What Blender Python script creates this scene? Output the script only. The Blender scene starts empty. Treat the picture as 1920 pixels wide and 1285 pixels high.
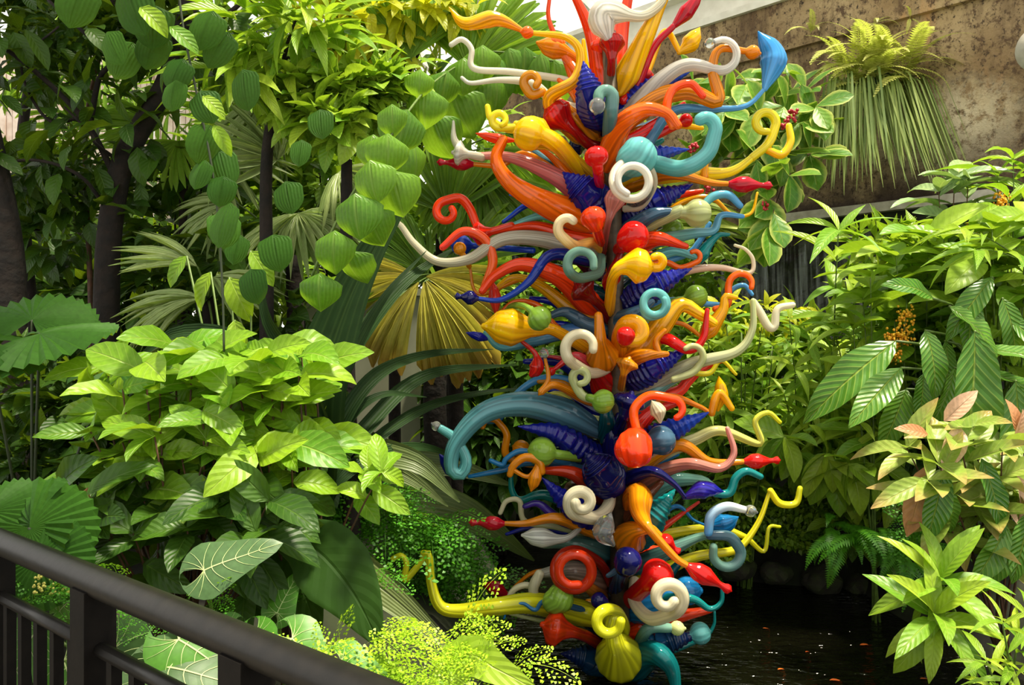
import bpy, bmesh, math, random
import numpy as np
from mathutils import Vector, Matrix, Quaternion

random.seed(7)
SC = bpy.context.scene
COL = SC.collection
F = 1450.0
EYE = 1.9

# ------------------------------------------------------------------ camera, sky, sun, exposure
cam_data = bpy.data.cameras.new('camera')
cam_data.sensor_width = 36.0
cam_data.lens = 36.0 * F / 1920.0
cam_data.clip_end = 200
cam = bpy.data.objects.new('camera', cam_data)
cam.location = (0, 0, EYE)
cam.rotation_euler = (math.pi / 2, 0, 0)
COL.objects.link(cam)
SC.camera = cam

world = bpy.data.worlds.new('overcast_sky')
SC.world = world
world.use_nodes = True
wn = world.node_tree.nodes
wn['Background'].inputs[0].default_value = (1.0, 0.975, 0.90, 1)
wn['Background'].inputs[1].default_value = 1.15

sun_data = bpy.data.lights.new('sun', 'SUN')
sun_data.energy = 8.2
sun_data.angle = math.radians(9)
sun_data.color = (1.0, 0.91, 0.70)
sun = bpy.data.objects.new('sun', sun_data)
# light falls from high up, from the right of the viewer
sdir = Vector((-0.22, 0.10, -0.95)).normalized()
sun.rotation_euler = sdir.to_track_quat('-Z', 'Y').to_euler()
sun.location = (3, 2, 12)
COL.objects.link(sun)

vs = SC.view_settings
vs.view_transform = 'Standard'
vs.look = 'None'
vs.exposure = 0.45
vs.gamma = 1.0
vs.use_curve_mapping = False
SC.cycles.max_bounces = 8
SC.cycles.diffuse_bounces = 4
SC.cycles.glossy_bounces = 3
SC.cycles.transmission_bounces = 6
SC.cycles.transparent_max_bounces = 8
SC.cycles.caustics_reflective = False
SC.cycles.caustics_refractive = False


# ------------------------------------------------------------------ helpers
def W(px, py, d):
    """world point seen at photo pixel (px, py) at distance d ahead of the viewer"""
    return Vector(((px - 960) / F * d, d, EYE - (py - 642.5) / F * d))


def lin(r, g, b):
    f = lambda c: (c / 255.0 / 12.92) if c <= 10.3 else ((c / 255.0 + 0.055) / 1.055) ** 2.4
    return (f(r), f(g), f(b), 1.0)


def tag(o, label=None, cat=None, group=None, kind=None):
    if label: o['label'] = label
    if cat: o['category'] = cat
    if group: o['group'] = group
    if kind: o['kind'] = kind
    return o


def empty(name, loc, label, cat, group=None):
    o = bpy.data.objects.new(name, None)
    o.empty_display_size = 0.05
    o.location = loc
    COL.objects.link(o)
    return tag(o, label, cat, group)


def link(name, mesh, parent=None, loc=None):
    o = bpy.data.objects.new(name, mesh)
    if parent is not None:
        o.parent = parent
    if loc is not None:
        o.location = loc
    COL.objects.link(o)
    return o


def wloc(o):
    p = Vector((0, 0, 0))
    while o is not None:
        p = p + Vector(o.location)
        o = o.parent
    return p


def mesh_from(name, verts, faces, mat=None, uvs=None, smooth=True, cols=None):
    me = bpy.data.meshes.new(name)
    me.from_pydata([tuple(v) for v in verts], [], faces)
    if smooth:
        me.polygons.foreach_set('use_smooth', [True] * len(me.polygons))
    if uvs is not None:
        uvl = me.uv_layers.new(name='UVMap')
        li = np.empty(len(me.loops), dtype=np.int32)
        me.loops.foreach_get('vertex_index', li)
        uvl.data.foreach_set('uv', np.asarray(uvs, dtype=np.float32)[li].ravel())
    if cols is not None:
        ca = me.color_attributes.new('Col', 'FLOAT_COLOR', 'POINT')
        ca.data.foreach_set('color', np.asarray(cols, dtype=np.float32).ravel())
    if mat: me.materials.append(mat)
    me.update()
    return me


class Geo:
    """collects boxes, tubes, grids and spheres for one mesh"""
    def __init__(s):
        s.v, s.f = [], []

    def box(s, lo, hi, M=None):
        n = len(s.v)
        for z in (lo[2], hi[2]):
            for x, y in ((lo[0], lo[1]), (hi[0], lo[1]), (hi[0], hi[1]), (lo[0], hi[1])):
                p = Vector((x, y, z))
                s.v.append(M @ p if M is not None else p)
        for q in ((0, 3, 2, 1), (4, 5, 6, 7), (0, 1, 5, 4), (1, 2, 6, 5), (2, 3, 7, 6), (3, 0, 4, 7)):
            s.f.append(tuple(n + i for i in q))
        return s

    def tube(s, pts, rad, seg=6, cap=True):
        n0 = len(s.v)
        pts = [Vector(p) for p in pts]
        if not hasattr(rad, '__len__'):
            rad = [rad] * len(pts)
        T = (pts[1] - pts[0]).normalized()
        up = Vector((0, 0, 1)) if abs(T.z) < .9 else Vector((1, 0, 0))
        N = (up - T * up.dot(T)).normalized()
        for i, p in enumerate(pts):
            a = pts[max(i - 1, 0)]; b = pts[min(i + 1, len(pts) - 1)]
            T2 = (b - a)
            T2 = T2.normalized() if T2.length > 1e-9 else T
            N = (N - T2 * N.dot(T2))
            N = N.normalized() if N.length > 1e-6 else T2.orthogonal().normalized()
            B = T2.cross(N)
            for k in range(seg):
                an = 2 * math.pi * k / seg
                s.v.append(p + (N * math.cos(an) + B * math.sin(an)) * rad[i])
        for i in range(len(pts) - 1):
            for k in range(seg):
                a = n0 + i * seg + k; b = n0 + i * seg + (k + 1) % seg
                s.f.append((a, b, b + seg, a + seg))
        if cap:
            s.f.append(tuple(n0 + k for k in range(seg))[::-1])
            m = n0 + (len(pts) - 1) * seg
            s.f.append(tuple(m + k for k in range(seg)))
        return s

    def ball(s, c, r, nu=8, nv=5, sq=(1, 1, 1)):
        n0 = len(s.v)
        c = Vector(c)
        s.v.append(c + Vector((0, 0, r * sq[2])))
        for j in range(1, nv):
            ph = math.pi * j / nv
            for k in range(nu):
                th = 2 * math.pi * k / nu
                s.v.append(c + Vector((r * sq[0] * math.sin(ph) * math.cos(th), r * sq[1] * math.sin(ph) * math.sin(th), r * sq[2] * math.cos(ph))))
        s.v.append(c - Vector((0, 0, r * sq[2])))
        e = len(s.v) - 1
        for k in range(nu):
            k2 = (k + 1) % nu
            s.f.append((n0, n0 + 1 + k, n0 + 1 + k2))
            for j in range(nv - 2):
                a = n0 + 1 + j * nu
                s.f.append((a + k, a + nu + k, a + nu + k2, a + k2))
            a = n0 + 1 + (nv - 2) * nu
            s.f.append((a + k, e, a + k2))
        return s

    def build(s, name, mat, parent=None, smooth=True):
        off = wloc(parent) if parent is not None else Vector((0, 0, 0))
        me = mesh_from(name, [Vector(v) - off for v in s.v], s.f, mat, smooth=smooth)
        return link(name, me, parent)


def catmull(pts, n):
    """n samples along a Catmull-Rom curve through pts (any dimension), even in arc length"""
    P = np.array([tuple(p) for p in pts], dtype=float)
    if len(P) == 2:
        P = np.vstack([P[0], (P[0] + P[1]) / 2, P[1]])
    Q = np.vstack([2 * P[0] - P[1], P, 2 * P[-1] - P[-2]])
    out = []
    for i in range(1, len(Q) - 2):
        for t in np.linspace(0, 1, 14, endpoint=False):
            p0, p1, p2, p3 = Q[i - 1:i + 3]
            out.append(0.5 * ((2 * p1) + (-p0 + p2) * t + (2 * p0 - 5 * p1 + 4 * p2 - p3) * t * t + (-p0 + 3 * p1 - 3 * p2 + p3) * t ** 3))
    out.append(P[-1])
    out = np.array(out)
    L = np.concatenate([[0], np.cumsum(np.linalg.norm(np.diff(out, axis=0), axis=1))])
    u = np.linspace(0, L[-1], n)
    return np.stack([np.interp(u, L, out[:, k]) for k in range(out.shape[1])], axis=1)


# ------------------------------------------------------------------ materials
def new_mat(name):
    m = bpy.data.materials.new(name)
    m.use_nodes = True
    m.node_tree.nodes.clear()
    return m, m.node_tree


class NT:
    def __init__(s, t): s.t = t

    def n(s, typ, **kw):
        nd = s.t.nodes.new(typ)
        for k, v in kw.items(): setattr(nd, k, v)
        return nd

    def l(s, a, b): s.t.links.new(a, b)

    def math(s, op, a, b=None, clamp=False):
        nd = s.n('ShaderNodeMath', operation=op, use_clamp=clamp)
        for i, x in enumerate((a, b)):
            if x is None: continue
            if isinstance(x, (int, float)): nd.inputs[i].default_value = x
            else: s.l(x, nd.inputs[i])
        return nd.outputs[0]

    def mix(s, f, a, b, blend='MIX'):
        nd = s.n('ShaderNodeMix', data_type='RGBA', blend_type=blend)
        for i, x in ((0, f), (6, a), (7, b)):
            if isinstance(x, (int, float)): nd.inputs[i].default_value = x
            elif isinstance(x, tuple): nd.inputs[i].default_value = x
            else: s.l(x, nd.inputs[i])
        return nd.outputs[2]


def leaf_mat(name, c1, c2, vein=None, nv=9, slant=.45, vw=.10, rough=.42, trans=.35, bump=.5, margin=None, tcol=None, spec=.4, pleat=0, tip=None):
    m, t = new_mat(name); g = NT(t)
    uv = g.n('ShaderNodeUVMap'); sp = g.n('ShaderNodeSeparateXYZ'); g.l(uv.outputs[0], sp.inputs[0])
    u, v = sp.outputs[0], sp.outputs[1]
    oi = g.n('ShaderNodeObjectInfo'); ge = g.n('ShaderNodeNewGeometry')
    rnd = g.math('FRACT', g.math('ADD', oi.outputs['Random'], ge.outputs['Random Per Island']))
    col = g.mix(rnd, lin(*c1), lin(*c2))
    nz = g.n('ShaderNodeTexNoise'); nz.inputs['Scale'].default_value = 14
    tc = g.n('ShaderNodeTexCoord'); g.l(tc.outputs['Object'], nz.inputs['Vector'])
    hv = g.n('ShaderNodeHueSaturation')
    g.l(g.math('ADD', g.math('MULTIPLY', nz.outputs[0], .7), .65), hv.inputs['Value'])
    g.l(col, hv.inputs['Color']); col = hv.outputs[0]
    a = g.math('MULTIPLY', g.math('ABSOLUTE', g.math('SUBTRACT', u, .5)), 2.0)
    if pleat:
        f = g.math('FRACT', g.math('MULTIPLY', a, pleat))
    else:
        f = g.math('FRACT', g.math('MULTIPLY', g.math('SUBTRACT', v, g.math('MULTIPLY', a, slant * .5)), nv))
    d = g.math('ABSOLUTE', g.math('SUBTRACT', f, .5))
    side = g.math('SUBTRACT', 1.0, g.math('DIVIDE', d, vw), clamp=True)
    mid = g.math('SUBTRACT', 1.0, g.math('DIVIDE', a, .07), clamp=True)
    mask = g.math('MAXIMUM', g.math('MULTIPLY', side, .55), mid)
    if vein:
        col = g.mix(g.math('MULTIPLY', mask, .75), col, lin(*vein))
    if margin:
        col = g.mix(g.math('MULTIPLY', g.math('SUBTRACT', a, .62, clamp=True), 2.2, clamp=True), col, lin(*margin))
    if tip:
        col = g.mix(g.math('MULTIPLY', g.math('SUBTRACT', v, .62, clamp=True), 2.4, clamp=True), col, lin(*tip))
    bp = g.n('ShaderNodeBump'); bp.inputs['Strength'].default_value = bump; bp.inputs['Distance'].default_value = .006
    g.l(g.math('SUBTRACT', g.math('MULTIPLY', d, -1.0), mid), bp.inputs['Height'])
    bs = g.n('ShaderNodeBsdfPrincipled')
    g.l(col, bs.inputs['Base Color']); bs.inputs['Roughness'].default_value = rough
    bs.inputs['Specular IOR Level'].default_value = spec
    g.l(bp.outputs[0], bs.inputs['Normal'])
    tr = g.n('ShaderNodeBsdfTranslucent')
    tcol = lin(*tcol) if tcol else lin(170, 200, 30)
    g.l(g.mix(.45, col, tcol), tr.inputs['Color'])
    mx = g.n('ShaderNodeMixShader'); mx.inputs[0].default_value = trans
    g.l(bs.outputs[0], mx.inputs[1]); g.l(tr.outputs[0], mx.inputs[2])
    out = g.n('ShaderNodeOutputMaterial'); g.l(mx.outputs[0], out.inputs[0])
    return m


def solid(name, c, rough=.6, c2=None, scale=8, bump=0, metal=0, spec=.5, detail=4):
    m, t = new_mat(name); g = NT(t)
    bs = g.n('ShaderNodeBsdfPrincipled'); out = g.n('ShaderNodeOutputMaterial'); g.l(bs.outputs[0], out.inputs[0])
    bs.inputs['Base Color'].default_value = lin(*c); bs.inputs['Roughness'].default_value = rough
    bs.inputs['Metallic'].default_value = metal; bs.inputs['Specular IOR Level'].default_value = spec
    if c2 or bump:
        tc = g.n('ShaderNodeTexCoord')
        nz = g.n('ShaderNodeTexNoise'); nz.inputs['Scale'].default_value = scale; nz.inputs['Detail'].default_value = detail
        g.l(tc.outputs['Object'], nz.inputs['Vector'])
        if c2:
            rp = g.n('ShaderNodeMapRange'); rp.inputs[1].default_value = .35; rp.inputs[2].default_value = .65
            g.l(nz.outputs[0], rp.inputs[0])
            g.l(g.mix(rp.outputs[0], lin(*c), lin(*c2)), bs.inputs['Base Color'])
        if bump:
            bp = g.n('ShaderNodeBump'); bp.inputs['Strength'].default_value = bump; bp.inputs['Distance'].default_value = .02
            g.l(nz.outputs[0], bp.inputs['Height']); g.l(bp.outputs[0], bs.inputs['Normal'])
    return m


def glass_mat(name, trans=.0, transl=.3, rough=.08):
    m, t = new_mat(name); g = NT(t)
    at = g.n('ShaderNodeAttribute', attribute_name='Col')
    bs = g.n('ShaderNodeBsdfPrincipled'); g.l(at.outputs[0], bs.inputs['Base Color'])
    bs.inputs['Roughness'].default_value = rough; bs.inputs['IOR'].default_value = 1.5
    bs.inputs['Transmission Weight'].default_value = trans
    tr = g.n('ShaderNodeBsdfTranslucent'); g.l(at.outputs[0], tr.inputs['Color'])
    mx = g.n('ShaderNodeMixShader'); mx.inputs[0].default_value = transl
    g.l(bs.outputs[0], mx.inputs[1]); g.l(tr.outputs[0], mx.inputs[2])
    out = g.n('ShaderNodeOutputMaterial'); g.l(mx.outputs[0], out.inputs[0])
    return m


M = {}
M['glass'] = glass_mat('blown_glass')
M['milky'] = glass_mat('milky_glass', trans=.25, transl=.25)
M['clear'] = glass_mat('clear_glass', trans=.85, transl=.0, rough=.05)
M['bark'] = solid('dark_bark', (34, 24, 18), .9, (18, 13, 10), 18, .8)
M['twig'] = solid('brown_twig', (96, 62, 40), .7, (60, 40, 26), 20, .3)
M['stem'] = solid('green_stem', (92, 120, 40), .5, (70, 90, 34), 20, .1)
M['darkstem'] = solid('dark_green_stem', (40, 52, 24), .6)
M['rail'] = solid('dark_painted_steel', (24, 21, 18), .42, (17, 15, 13), 30, .05, 0, .32)
M['post'] = solid('dark_post_steel', (20, 17, 15), .55, (14, 12, 11), 30, .05, 0, .12)
M['pole'] = solid('stained_steel_pole', (92, 78, 58), .5, (52, 44, 34), 14, .2, .3)
M['white_paint'] = solid('white_painted_steel', (232, 228, 214), .5, (212, 206, 190), 5, .05)
M['soil'] = solid('dark_soil_with_moss', (19, 15, 11), .95, (34, 42, 16), 5, 1.0)
M['paving'] = solid('walkway_concrete', (120, 112, 100), .85, (100, 94, 84), 8, .2)
M['rock'] = solid('mossy_rock', (46, 42, 36), .85, (52, 62, 26), 9, .8)
M['plaster'] = solid('pale_render', (176, 176, 152), .85, (150, 150, 126), 2.5, .15)
M['screen'] = solid('pale_weathered_boards', (222, 206, 196), .8, (196, 172, 158), 6, .2)
M['steel'] = solid('grey_metal_flashing', (188, 182, 168), .5, (158, 150, 134), 10, .1)
M['yellow_bloom'] = solid('yellow_bloom', (240, 190, 40), .6, (226, 150, 30), 30)
M['red_berry'] = solid('red_berry', (176, 26, 44), .35)
M['pale_bloom'] = solid('pale_green_bud', (196, 190, 92), .6)

# ================================================================== THE SETTING
# ---- back right concrete wall, in its own frame: x along the wall, y away from the viewer, z above the eye
A = Vector((2.89, 8.3, EYE))
ux = Vector((0.716, -0.698, 0)); uy = Vector((0.698, 0.716, 0))
WM = Matrix(((ux.x, uy.x, 0, A.x), (ux.y, uy.y, 0, A.y), (0, 0, 1, A.z), (0, 0, 0, 1)))


def wall_mat():
    m, t = new_mat('stained_concrete'); g = NT(t)
    tc = g.n('ShaderNodeTexCoord')
    mp = g.n('ShaderNodeMapping'); g.l(tc.outputs['Object'], mp.inputs[0])

    def noise(scale, sz=(1, 1, 1), det=6, rough=.6):
        mp2 = g.n('ShaderNodeMapping'); mp2.inputs['Scale'].default_value = sz; g.l(tc.outputs['Object'], mp2.inputs[0])
        nz = g.n('ShaderNodeTexNoise'); nz.inputs['Scale'].default_value = scale; nz.inputs['Detail'].default_value = det
        nz.inputs['Roughness'].default_value = rough
        g.l(mp2.outputs[0], nz.inputs['Vector']); return nz.outputs[0]

    def ramp(x, lo, hi):
        r = g.n('ShaderNodeMapRange'); r.inputs[1].default_value = lo; r.inputs[2].default_value = hi; g.l(x, r.inputs[0]); return r.outputs[0]
    c = g.mix(ramp(noise(1.1), .38, .62), lin(178, 154, 114), lin(142, 116, 80))
    c = g.mix(ramp(noise(2.3, (1, 1, .25)), .58, .74), c, lin(186, 136, 86))
    c = g.mix(ramp(noise(5, (1, 1, .18)), .52, .7), c, lin(88, 68, 46))
    c = g.mix(ramp(noise(11, (1, 1, .8), 8, .75), .5, .6), c, lin(92, 70, 48))
    c = g.mix(ramp(noise(26, (1, 1, .7), 6, .7), .56, .64), c, lin(54, 42, 30))
    c = g.mix(ramp(noise(1.6, (1, 1, .3)), .5, .72), c, lin(84, 62, 40))
    # pale lime bloom on the right half of the wall
    sp = g.n('ShaderNodeSeparateXYZ'); g.l(tc.outputs['Object'], sp.inputs[0])
    dx = g.math('DIVIDE', g.math('SUBTRACT', sp.outputs[0], 1.6), .75)
    dz = g.math('DIVIDE', g.math('SUBTRACT', sp.outputs[2], 1.95), .55)
    blob = g.math('SUBTRACT', 1.0, g.math('ADD', g.math('MULTIPLY', dx, dx), g.math('MULTIPLY', dz, dz)), clamp=True)
    lime = g.math('MULTIPLY', blob, ramp(noise(7, (1, 1, 1), 8, .78), .42, .52))
    c = g.mix(lime, c, lin(222, 206, 170))
    pale = ramp(noise(3.1, (1, 1, .5)), .6, .75)
    c = g.mix(g.math('MULTIPLY', pale, .6), c, lin(200, 176, 130))
    # wet dark band along the foot of the wall
    lo = g.math('SUBTRACT', 1.0, g.math('DIVIDE', g.math('SUBTRACT', sp.outputs[2], 1.35), .75), clamp=True)
    c = g.mix(g.math('MULTIPLY', lo, ramp(noise(2), .25, .55)), c, lin(46, 30, 20))
    bs = g.n('ShaderNodeBsdfPrincipled'); g.l(c, bs.inputs['Base Color']); bs.inputs['Roughness'].default_value = .88
    bp = g.n('ShaderNodeBump'); bp.inputs['Strength'].default_value = .9; bp.inputs['Distance'].default_value = .03
    g.l(g.math('ADD', noise(9, (1, 1, 1), 8, .7), g.math('MULTIPLY', noise(34), .4)), bp.inputs['Height']); g.l(bp.outputs[0], bs.inputs['Normal'])
    out = g.n('ShaderNodeOutputMaterial'); g.l(bs.outputs[0], out.inputs[0])
    return m


M['wall'] = wall_mat()


def wall_obj(name, geo, mat, kind='structure'):
    me = mesh_from(name, geo.v, geo.f, mat, smooth=False)
    o = link(name, me); o.matrix_world = WM
    o['kind'] = kind
    return o


def rough_slab(lo, hi, nx, nz, amp):
    """a slab whose front face (y = lo) is uneven"""
    g = Geo(); rr = random.Random(5)
    for j in range(nz + 1):
        for i in range(nx + 1):
            x = lo[0] + (hi[0] - lo[0]) * i / nx; z = lo[2] + (hi[2] - lo[2]) * j / nz
            g.v.append(Vector((x, lo[1] + rr.uniform(-amp, amp), z)))
    for j in range(nz):
        for i in range(nx):
            a = j * (nx + 1) + i
            g.f.append((a, a + 1, a + nx + 2, a + nx + 1))
    g.box((lo[0], lo[1] + .06, lo[2]), hi)
    return g


wr = wall_obj('wall_right', rough_slab((-4.2, 0, 1.3), (7, .4, 3.11), 60, 14, .012), M['wall'])
wall_obj('trim_1', Geo().box((-4.2, -.07, 3.10), (7, .4, 3.62)), M['wall'])           # upper course, standing proud
wall_obj('trim_2', Geo().box((0.0, -.12, 1.27), (2.05, -.0, 1.33)).box((0, -.12, 1.33), (2.05, -.10, 1.36)), M['steel'])   # flashing
wall_obj('trim_3', Geo().box((-4.2, -.02, 1.16), (7, .4, 1.27)), M['soil'])            # dark lintel below the flashing
M['wet'] = solid('wet_dark_stone', (34, 34, 33), .25, (62, 62, 60), 7, .6)
wall_obj('wall_back', rough_slab((-6.5, .75, -2.2), (7, .95, 1.3), 90, 40, .012), M['wet'])

# thin sheet of falling water below the flashing
def water_curtain_mat():
    m, t = new_mat('falling_water'); g = NT(t)
    tc = g.n('ShaderNodeTexCoord'); mp = g.n('ShaderNodeMapping'); mp.inputs['Scale'].default_value = (14, 1, .8)
    g.l(tc.outputs['Object'], mp.inputs[0])
    nz = g.n('ShaderNodeTexNoise'); nz.inputs['Scale'].default_value = 2.0; nz.inputs['Detail'].default_value = 5
    g.l(mp.outputs[0], nz.inputs['Vector'])
    r = g.n('ShaderNodeMapRange'); r.inputs[1].default_value = .42; r.inputs[2].default_value = .85; r.inputs[4].default_value = .6
    g.l(nz.outputs[0], r.inputs[0])
    tr = g.n('ShaderNodeBsdfTransparent')
    bs = g.n('ShaderNodeBsdfPrincipled'); bs.inputs['Base Color'].default_value = lin(196, 202, 204); bs.inputs['Roughness'].default_value = .25
    mx = g.n('ShaderNodeMixShader'); g.l(r.outputs[0], mx.inputs[0]); g.l(tr.outputs[0], mx.inputs[1]); g.l(bs.outputs[0], mx.inputs[2])
    out = g.n('ShaderNodeOutputMaterial'); g.l(mx.outputs[0], out.inputs[0])
    return m


g = Geo()
for i in range(31):
    x = -1.6 + 2.6 * i / 30
    for j in range(9):
        z = 1.16 - 3.0 * j / 8
        g.v.append(Vector((x, .28 + .015 * math.sin(i * 1.9) - .10 * (1 - j / 8) ** 2, z)))
for i in range(30):
    for j in range(8):
        a = i * 9 + j
        g.f.append((a, a + 1, a + 10, a + 9))
me = mesh_from('waterfall', g.v, g.f, water_curtain_mat())
o = link('waterfall', me); o.matrix_world = WM
tag(o, 'thin grey sheet of water falling below the concrete ledge', 'waterfall')

# ---- glazed roof above the wall: white steel rafters, purlins, panes
M['pane'] = None
m, t = new_mat('roof_glazing'); gg = NT(t)
tr = gg.n('ShaderNodeBsdfTransparent'); tr.inputs[0].default_value = (.96, .97, .96, 1)
gl = gg.n('ShaderNodeBsdfGlossy'); gl.inputs['Roughness'].default_value = .08
mx = gg.n('ShaderNodeMixShader'); mx.inputs[0].default_value = .06
gg.l(tr.outputs[0], mx.inputs[1]); gg.l(gl.outputs[0], mx.inputs[2])
ot = gg.n('ShaderNodeOutputMaterial'); gg.l(mx.outputs[0], ot.inputs[0])
M['pane'] = m

roof = empty('glass_roof', WM @ Vector((0, 0, 3.62)), 'sloping glass roof on white steel rafters above the concrete wall', 'roof')
RI = Matrix.Translation(Vector(roof.location))
RL = RI.inverted() @ WM            # wall frame -> roof-local


def roof_part(name, geo, mat):
    me = mesh_from(name, [RL @ v for v in geo.v], geo.f, mat, smooth=False)
    return link(name, me, roof)


roof_part('eaves_beam', Geo().box((-9, -.12, 3.62), (7, .3, 3.70)).box((-9, -.02, 3.70), (7, .06, 4.02)).box((-9, -.16, 4.02), (7, .22, 4.08)), M['white_paint'])
SL = .34                              # roof slope
def slope_box(x0, x1, y0, y1, h0, h1):
    g = Geo().box((x0, y0, h0), (x1, y1, h1))
    for v in g.v:
        v.z += 4.08 - v.y * SL
    return g
for i in range(8):
    x = -8.6 + i * 1.55
    roof_part('rafter', slope_box(x - .045, x + .045, -5.2, .1, 0, .16), M['white_paint'])
for j in range(3):
    y = -.9 - j * 1.5
    roof_part('purlin', slope_box(-9, 7, y - .03, y + .03, .16, .21), M['white_paint'])
for i in range(7):
    for j in range(3):
        x = -8.6 + i * 1.55; y = .05 - j * 1.55
        roof_part('roof_pane', slope_box(x + .02, x + 1.53, y - 1.53, y, .215, .223), M['pane'])

# ---- pale rendered pier seen between the palms on the left
g = Geo(); a = W(545, 900, 6.6); b = W(788, 555, 6.6)
g.box((a.x, 6.6, 0.2), (b.x, 6.75, b.z)).box((a.x - .03, 6.57, b.z), (b.x + .03, 6.78, b.z + .06))
o = g.build('wall_left', M['plaster'], smooth=False); o['kind'] = 'structure'

# ---- pale board screen far left behind the trees
scr = empty('board_screen', W(150, 300, 9.5), 'tall screen of pale weathered boards behind the trees at far left', 'screen')
so = wloc(scr)
bw = (W(420, 0, 9.5).x - W(-60, 0, 9.5).x) / 40
for i in range(40):
    x = W(-60, 0, 9.5).x + i * bw
    dy = random.uniform(-.015, .015)
    z0, z1 = W(0, 560, 9.5).z, W(0, 75, 9.5).z + random.uniform(-.02, .02)
    gq = Geo().box((x + .006, 9.5 + dy, z0), (x + bw - .006, 9.53 + dy, z1))
    gq.build('plank', M['screen'], scr, smooth=False)
Geo().box((W(-60, 0, 9.5).x, 9.55, z1 - .5), (W(420, 0, 9.5).x, 9.62, z1 - .4)).box((W(-60, 0, 9.5).x, 9.55, 0), (W(-50, 0, 9.5).x, 9.62, z1)).box((W(400, 0, 9.5).x, 9.55, 0), (W(420, 0, 9.5).x, 9.62, z1)).build('screen_rail', M['screen'], scr, smooth=False)

# ---- ground: pond basin between two planted banks
def sstep(e0, e1, x):
    t = min(1, max(0, (x - e0) / (e1 - e0))); return t * t * (3 - 2 * t)


def ground_h(x, y):
    wob = .10 * math.sin(x * 2.1 + y * 1.3) + .07 * math.sin(y * 3.1 - x)
    left = (-.10 - .09 * (y - 4.3)) - x + wob           # >0 on the left bank
    if y < 3.7: left = -.35 - x + .0 * y + wob
    back = (y - 7.6) + wob if x < .5 else (y - (7.6 - 1.6 * sstep(.5, 1.3, x))) + wob
    right = x - 2.75 + wob
    d = max(left, back, right)
    if d < 0:
        return max(-.55, d * 1.2)
    h = .42 * sstep(0, .22, d) + .30 * sstep(.2, 1.5, d) + .35 * sstep(1.2, 3.5, d)
    return h + .03 * math.sin(7 * x + 3 * y) * min(1, d * 3)


nx, ny = 110, 90
vv, ff = [], []
for j in range(ny + 1):
    for i in range(nx + 1):
        x = -8 + 17 * i / nx; y = -1.5 + 13.5 * j / ny
        h = ground_h(x, y)
        lift = sstep(.2, 1.0, -(x * 0.616 + (y - 1.03) * 0.788) + .25)
        if y < 2.6: h = h * (1 - lift) + min(h, .12) * lift
        vv.append((x, y, h))
for j in range(ny):
    for i in range(nx):
        a = j * (nx + 1) + i
        ff.append((a, a + 1, a + nx + 2, a + nx + 1))
o = link('ground', mesh_from('ground', vv, ff, M['soil'])); o['kind'] = 'structure'

# ---- pond water
m, t = new_mat('dark_pond_water'); gg = NT(t)
tc = gg.n('ShaderNodeTexCoord'); mp = gg.n('ShaderNodeMapping'); mp.inputs['Scale'].default_value = (1, 2.2, 1); gg.l(tc.outputs['Object'], mp.inputs[0])
nz = gg.n('ShaderNodeTexNoise'); nz.inputs['Scale'].default_value = 8; nz.inputs['Detail'].default_value = 3; gg.l(mp.outputs[0], nz.inputs['Vector'])
bp = gg.n('ShaderNodeBump'); bp.inputs['Strength'].default_value = .8; bp.inputs['Distance'].default_value = .05; gg.l(nz.outputs[0], bp.inputs['Height'])
bs = gg.n('ShaderNodeBsdfPrincipled'); bs.inputs['Base Color'].default_value = lin(9, 9, 4); bs.inputs['Roughness'].default_value = .04
bs.inputs['IOR'].default_value = 1.4; gg.l(bp.outputs[0], bs.inputs['Normal'])
ot = gg.n('ShaderNodeOutputMaterial'); gg.l(bs.outputs[0], ot.inputs[0])
vv, ff = [], []
for j in range(21):
    for i in range(21):
        vv.append((-3 + 9 * i / 20, 1.2 + 8 * j / 20, 0))
for j in range(20):
    for i in range(20):
        a = j * 21 + i; ff.append((a, a + 1, a + 22, a + 21))
o = link('water', mesh_from('water', vv, ff, m)); o['kind'] = 'structure'

# ---- viewer's walkway
RD = Vector((1.1, -0.86, 0)).normalized(); RN = Vector((RD.y, -RD.x, 0))   # rail direction, towards the walkway
if RN.y > 0: RN = -RN
R0 = Vector((-1.42, 2.14, 0))
MW = Matrix(((RD.x, RN.x, 0, R0.x), (RD.y, RN.y, 0, R0.y), (0, 0, 1, 0), (0, 0, 0, 1)))
g = Geo().box((-3.5, -.10, .12), (4.5, 2.6, .30), MW)
o = g.build('floor', M['paving'], smooth=False); o['kind'] = 'structure'

# ---- railing
rl = empty('railing', (R0.x, R0.y, .30), 'dark round-topped metal railing along the walkway in the near left corner', 'railing')
def rail_geo(): return Geo()
pts = [MW @ Vector((s, 0, 1.35)) for s in np.linspace(-2.0, 3.0, 26)]
Geo().tube(pts, .0335, 20).build('top_rail', M['rail'], rl)
posts = [-2 * .613 - .02, -.613 - .02, -.02, .575, 1.19, 1.80, 2.41]
for i, s in enumerate(posts):
    Geo().box((s - .036, -.036, .30), (s + .036, .036, 1.335), MW).build('post', M['post'], rl, smooth=False)
    if i == len(posts) - 1: break
    s1 = posts[i + 1]
    Geo().tube([MW @ Vector((s + .030, 0, 1.20)), MW @ Vector((s1 - .030, 0, 1.20))], .0165, 8).build('middle_rail', M['rail'], rl)
    Geo().tube([MW @ Vector((s + .034, 0, .42)), MW @ Vector((s1 - .034, 0, .42))], .0165, 8).build('bottom_rail', M['rail'], rl)
    for k in range(1, 6):
        q = s + (s1 - s) * k / 6
        Geo().box((q - .012, -.012, .41), (q + .012, .012, 1.205), MW).build('baluster', M['post'], rl, smooth=False)

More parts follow.
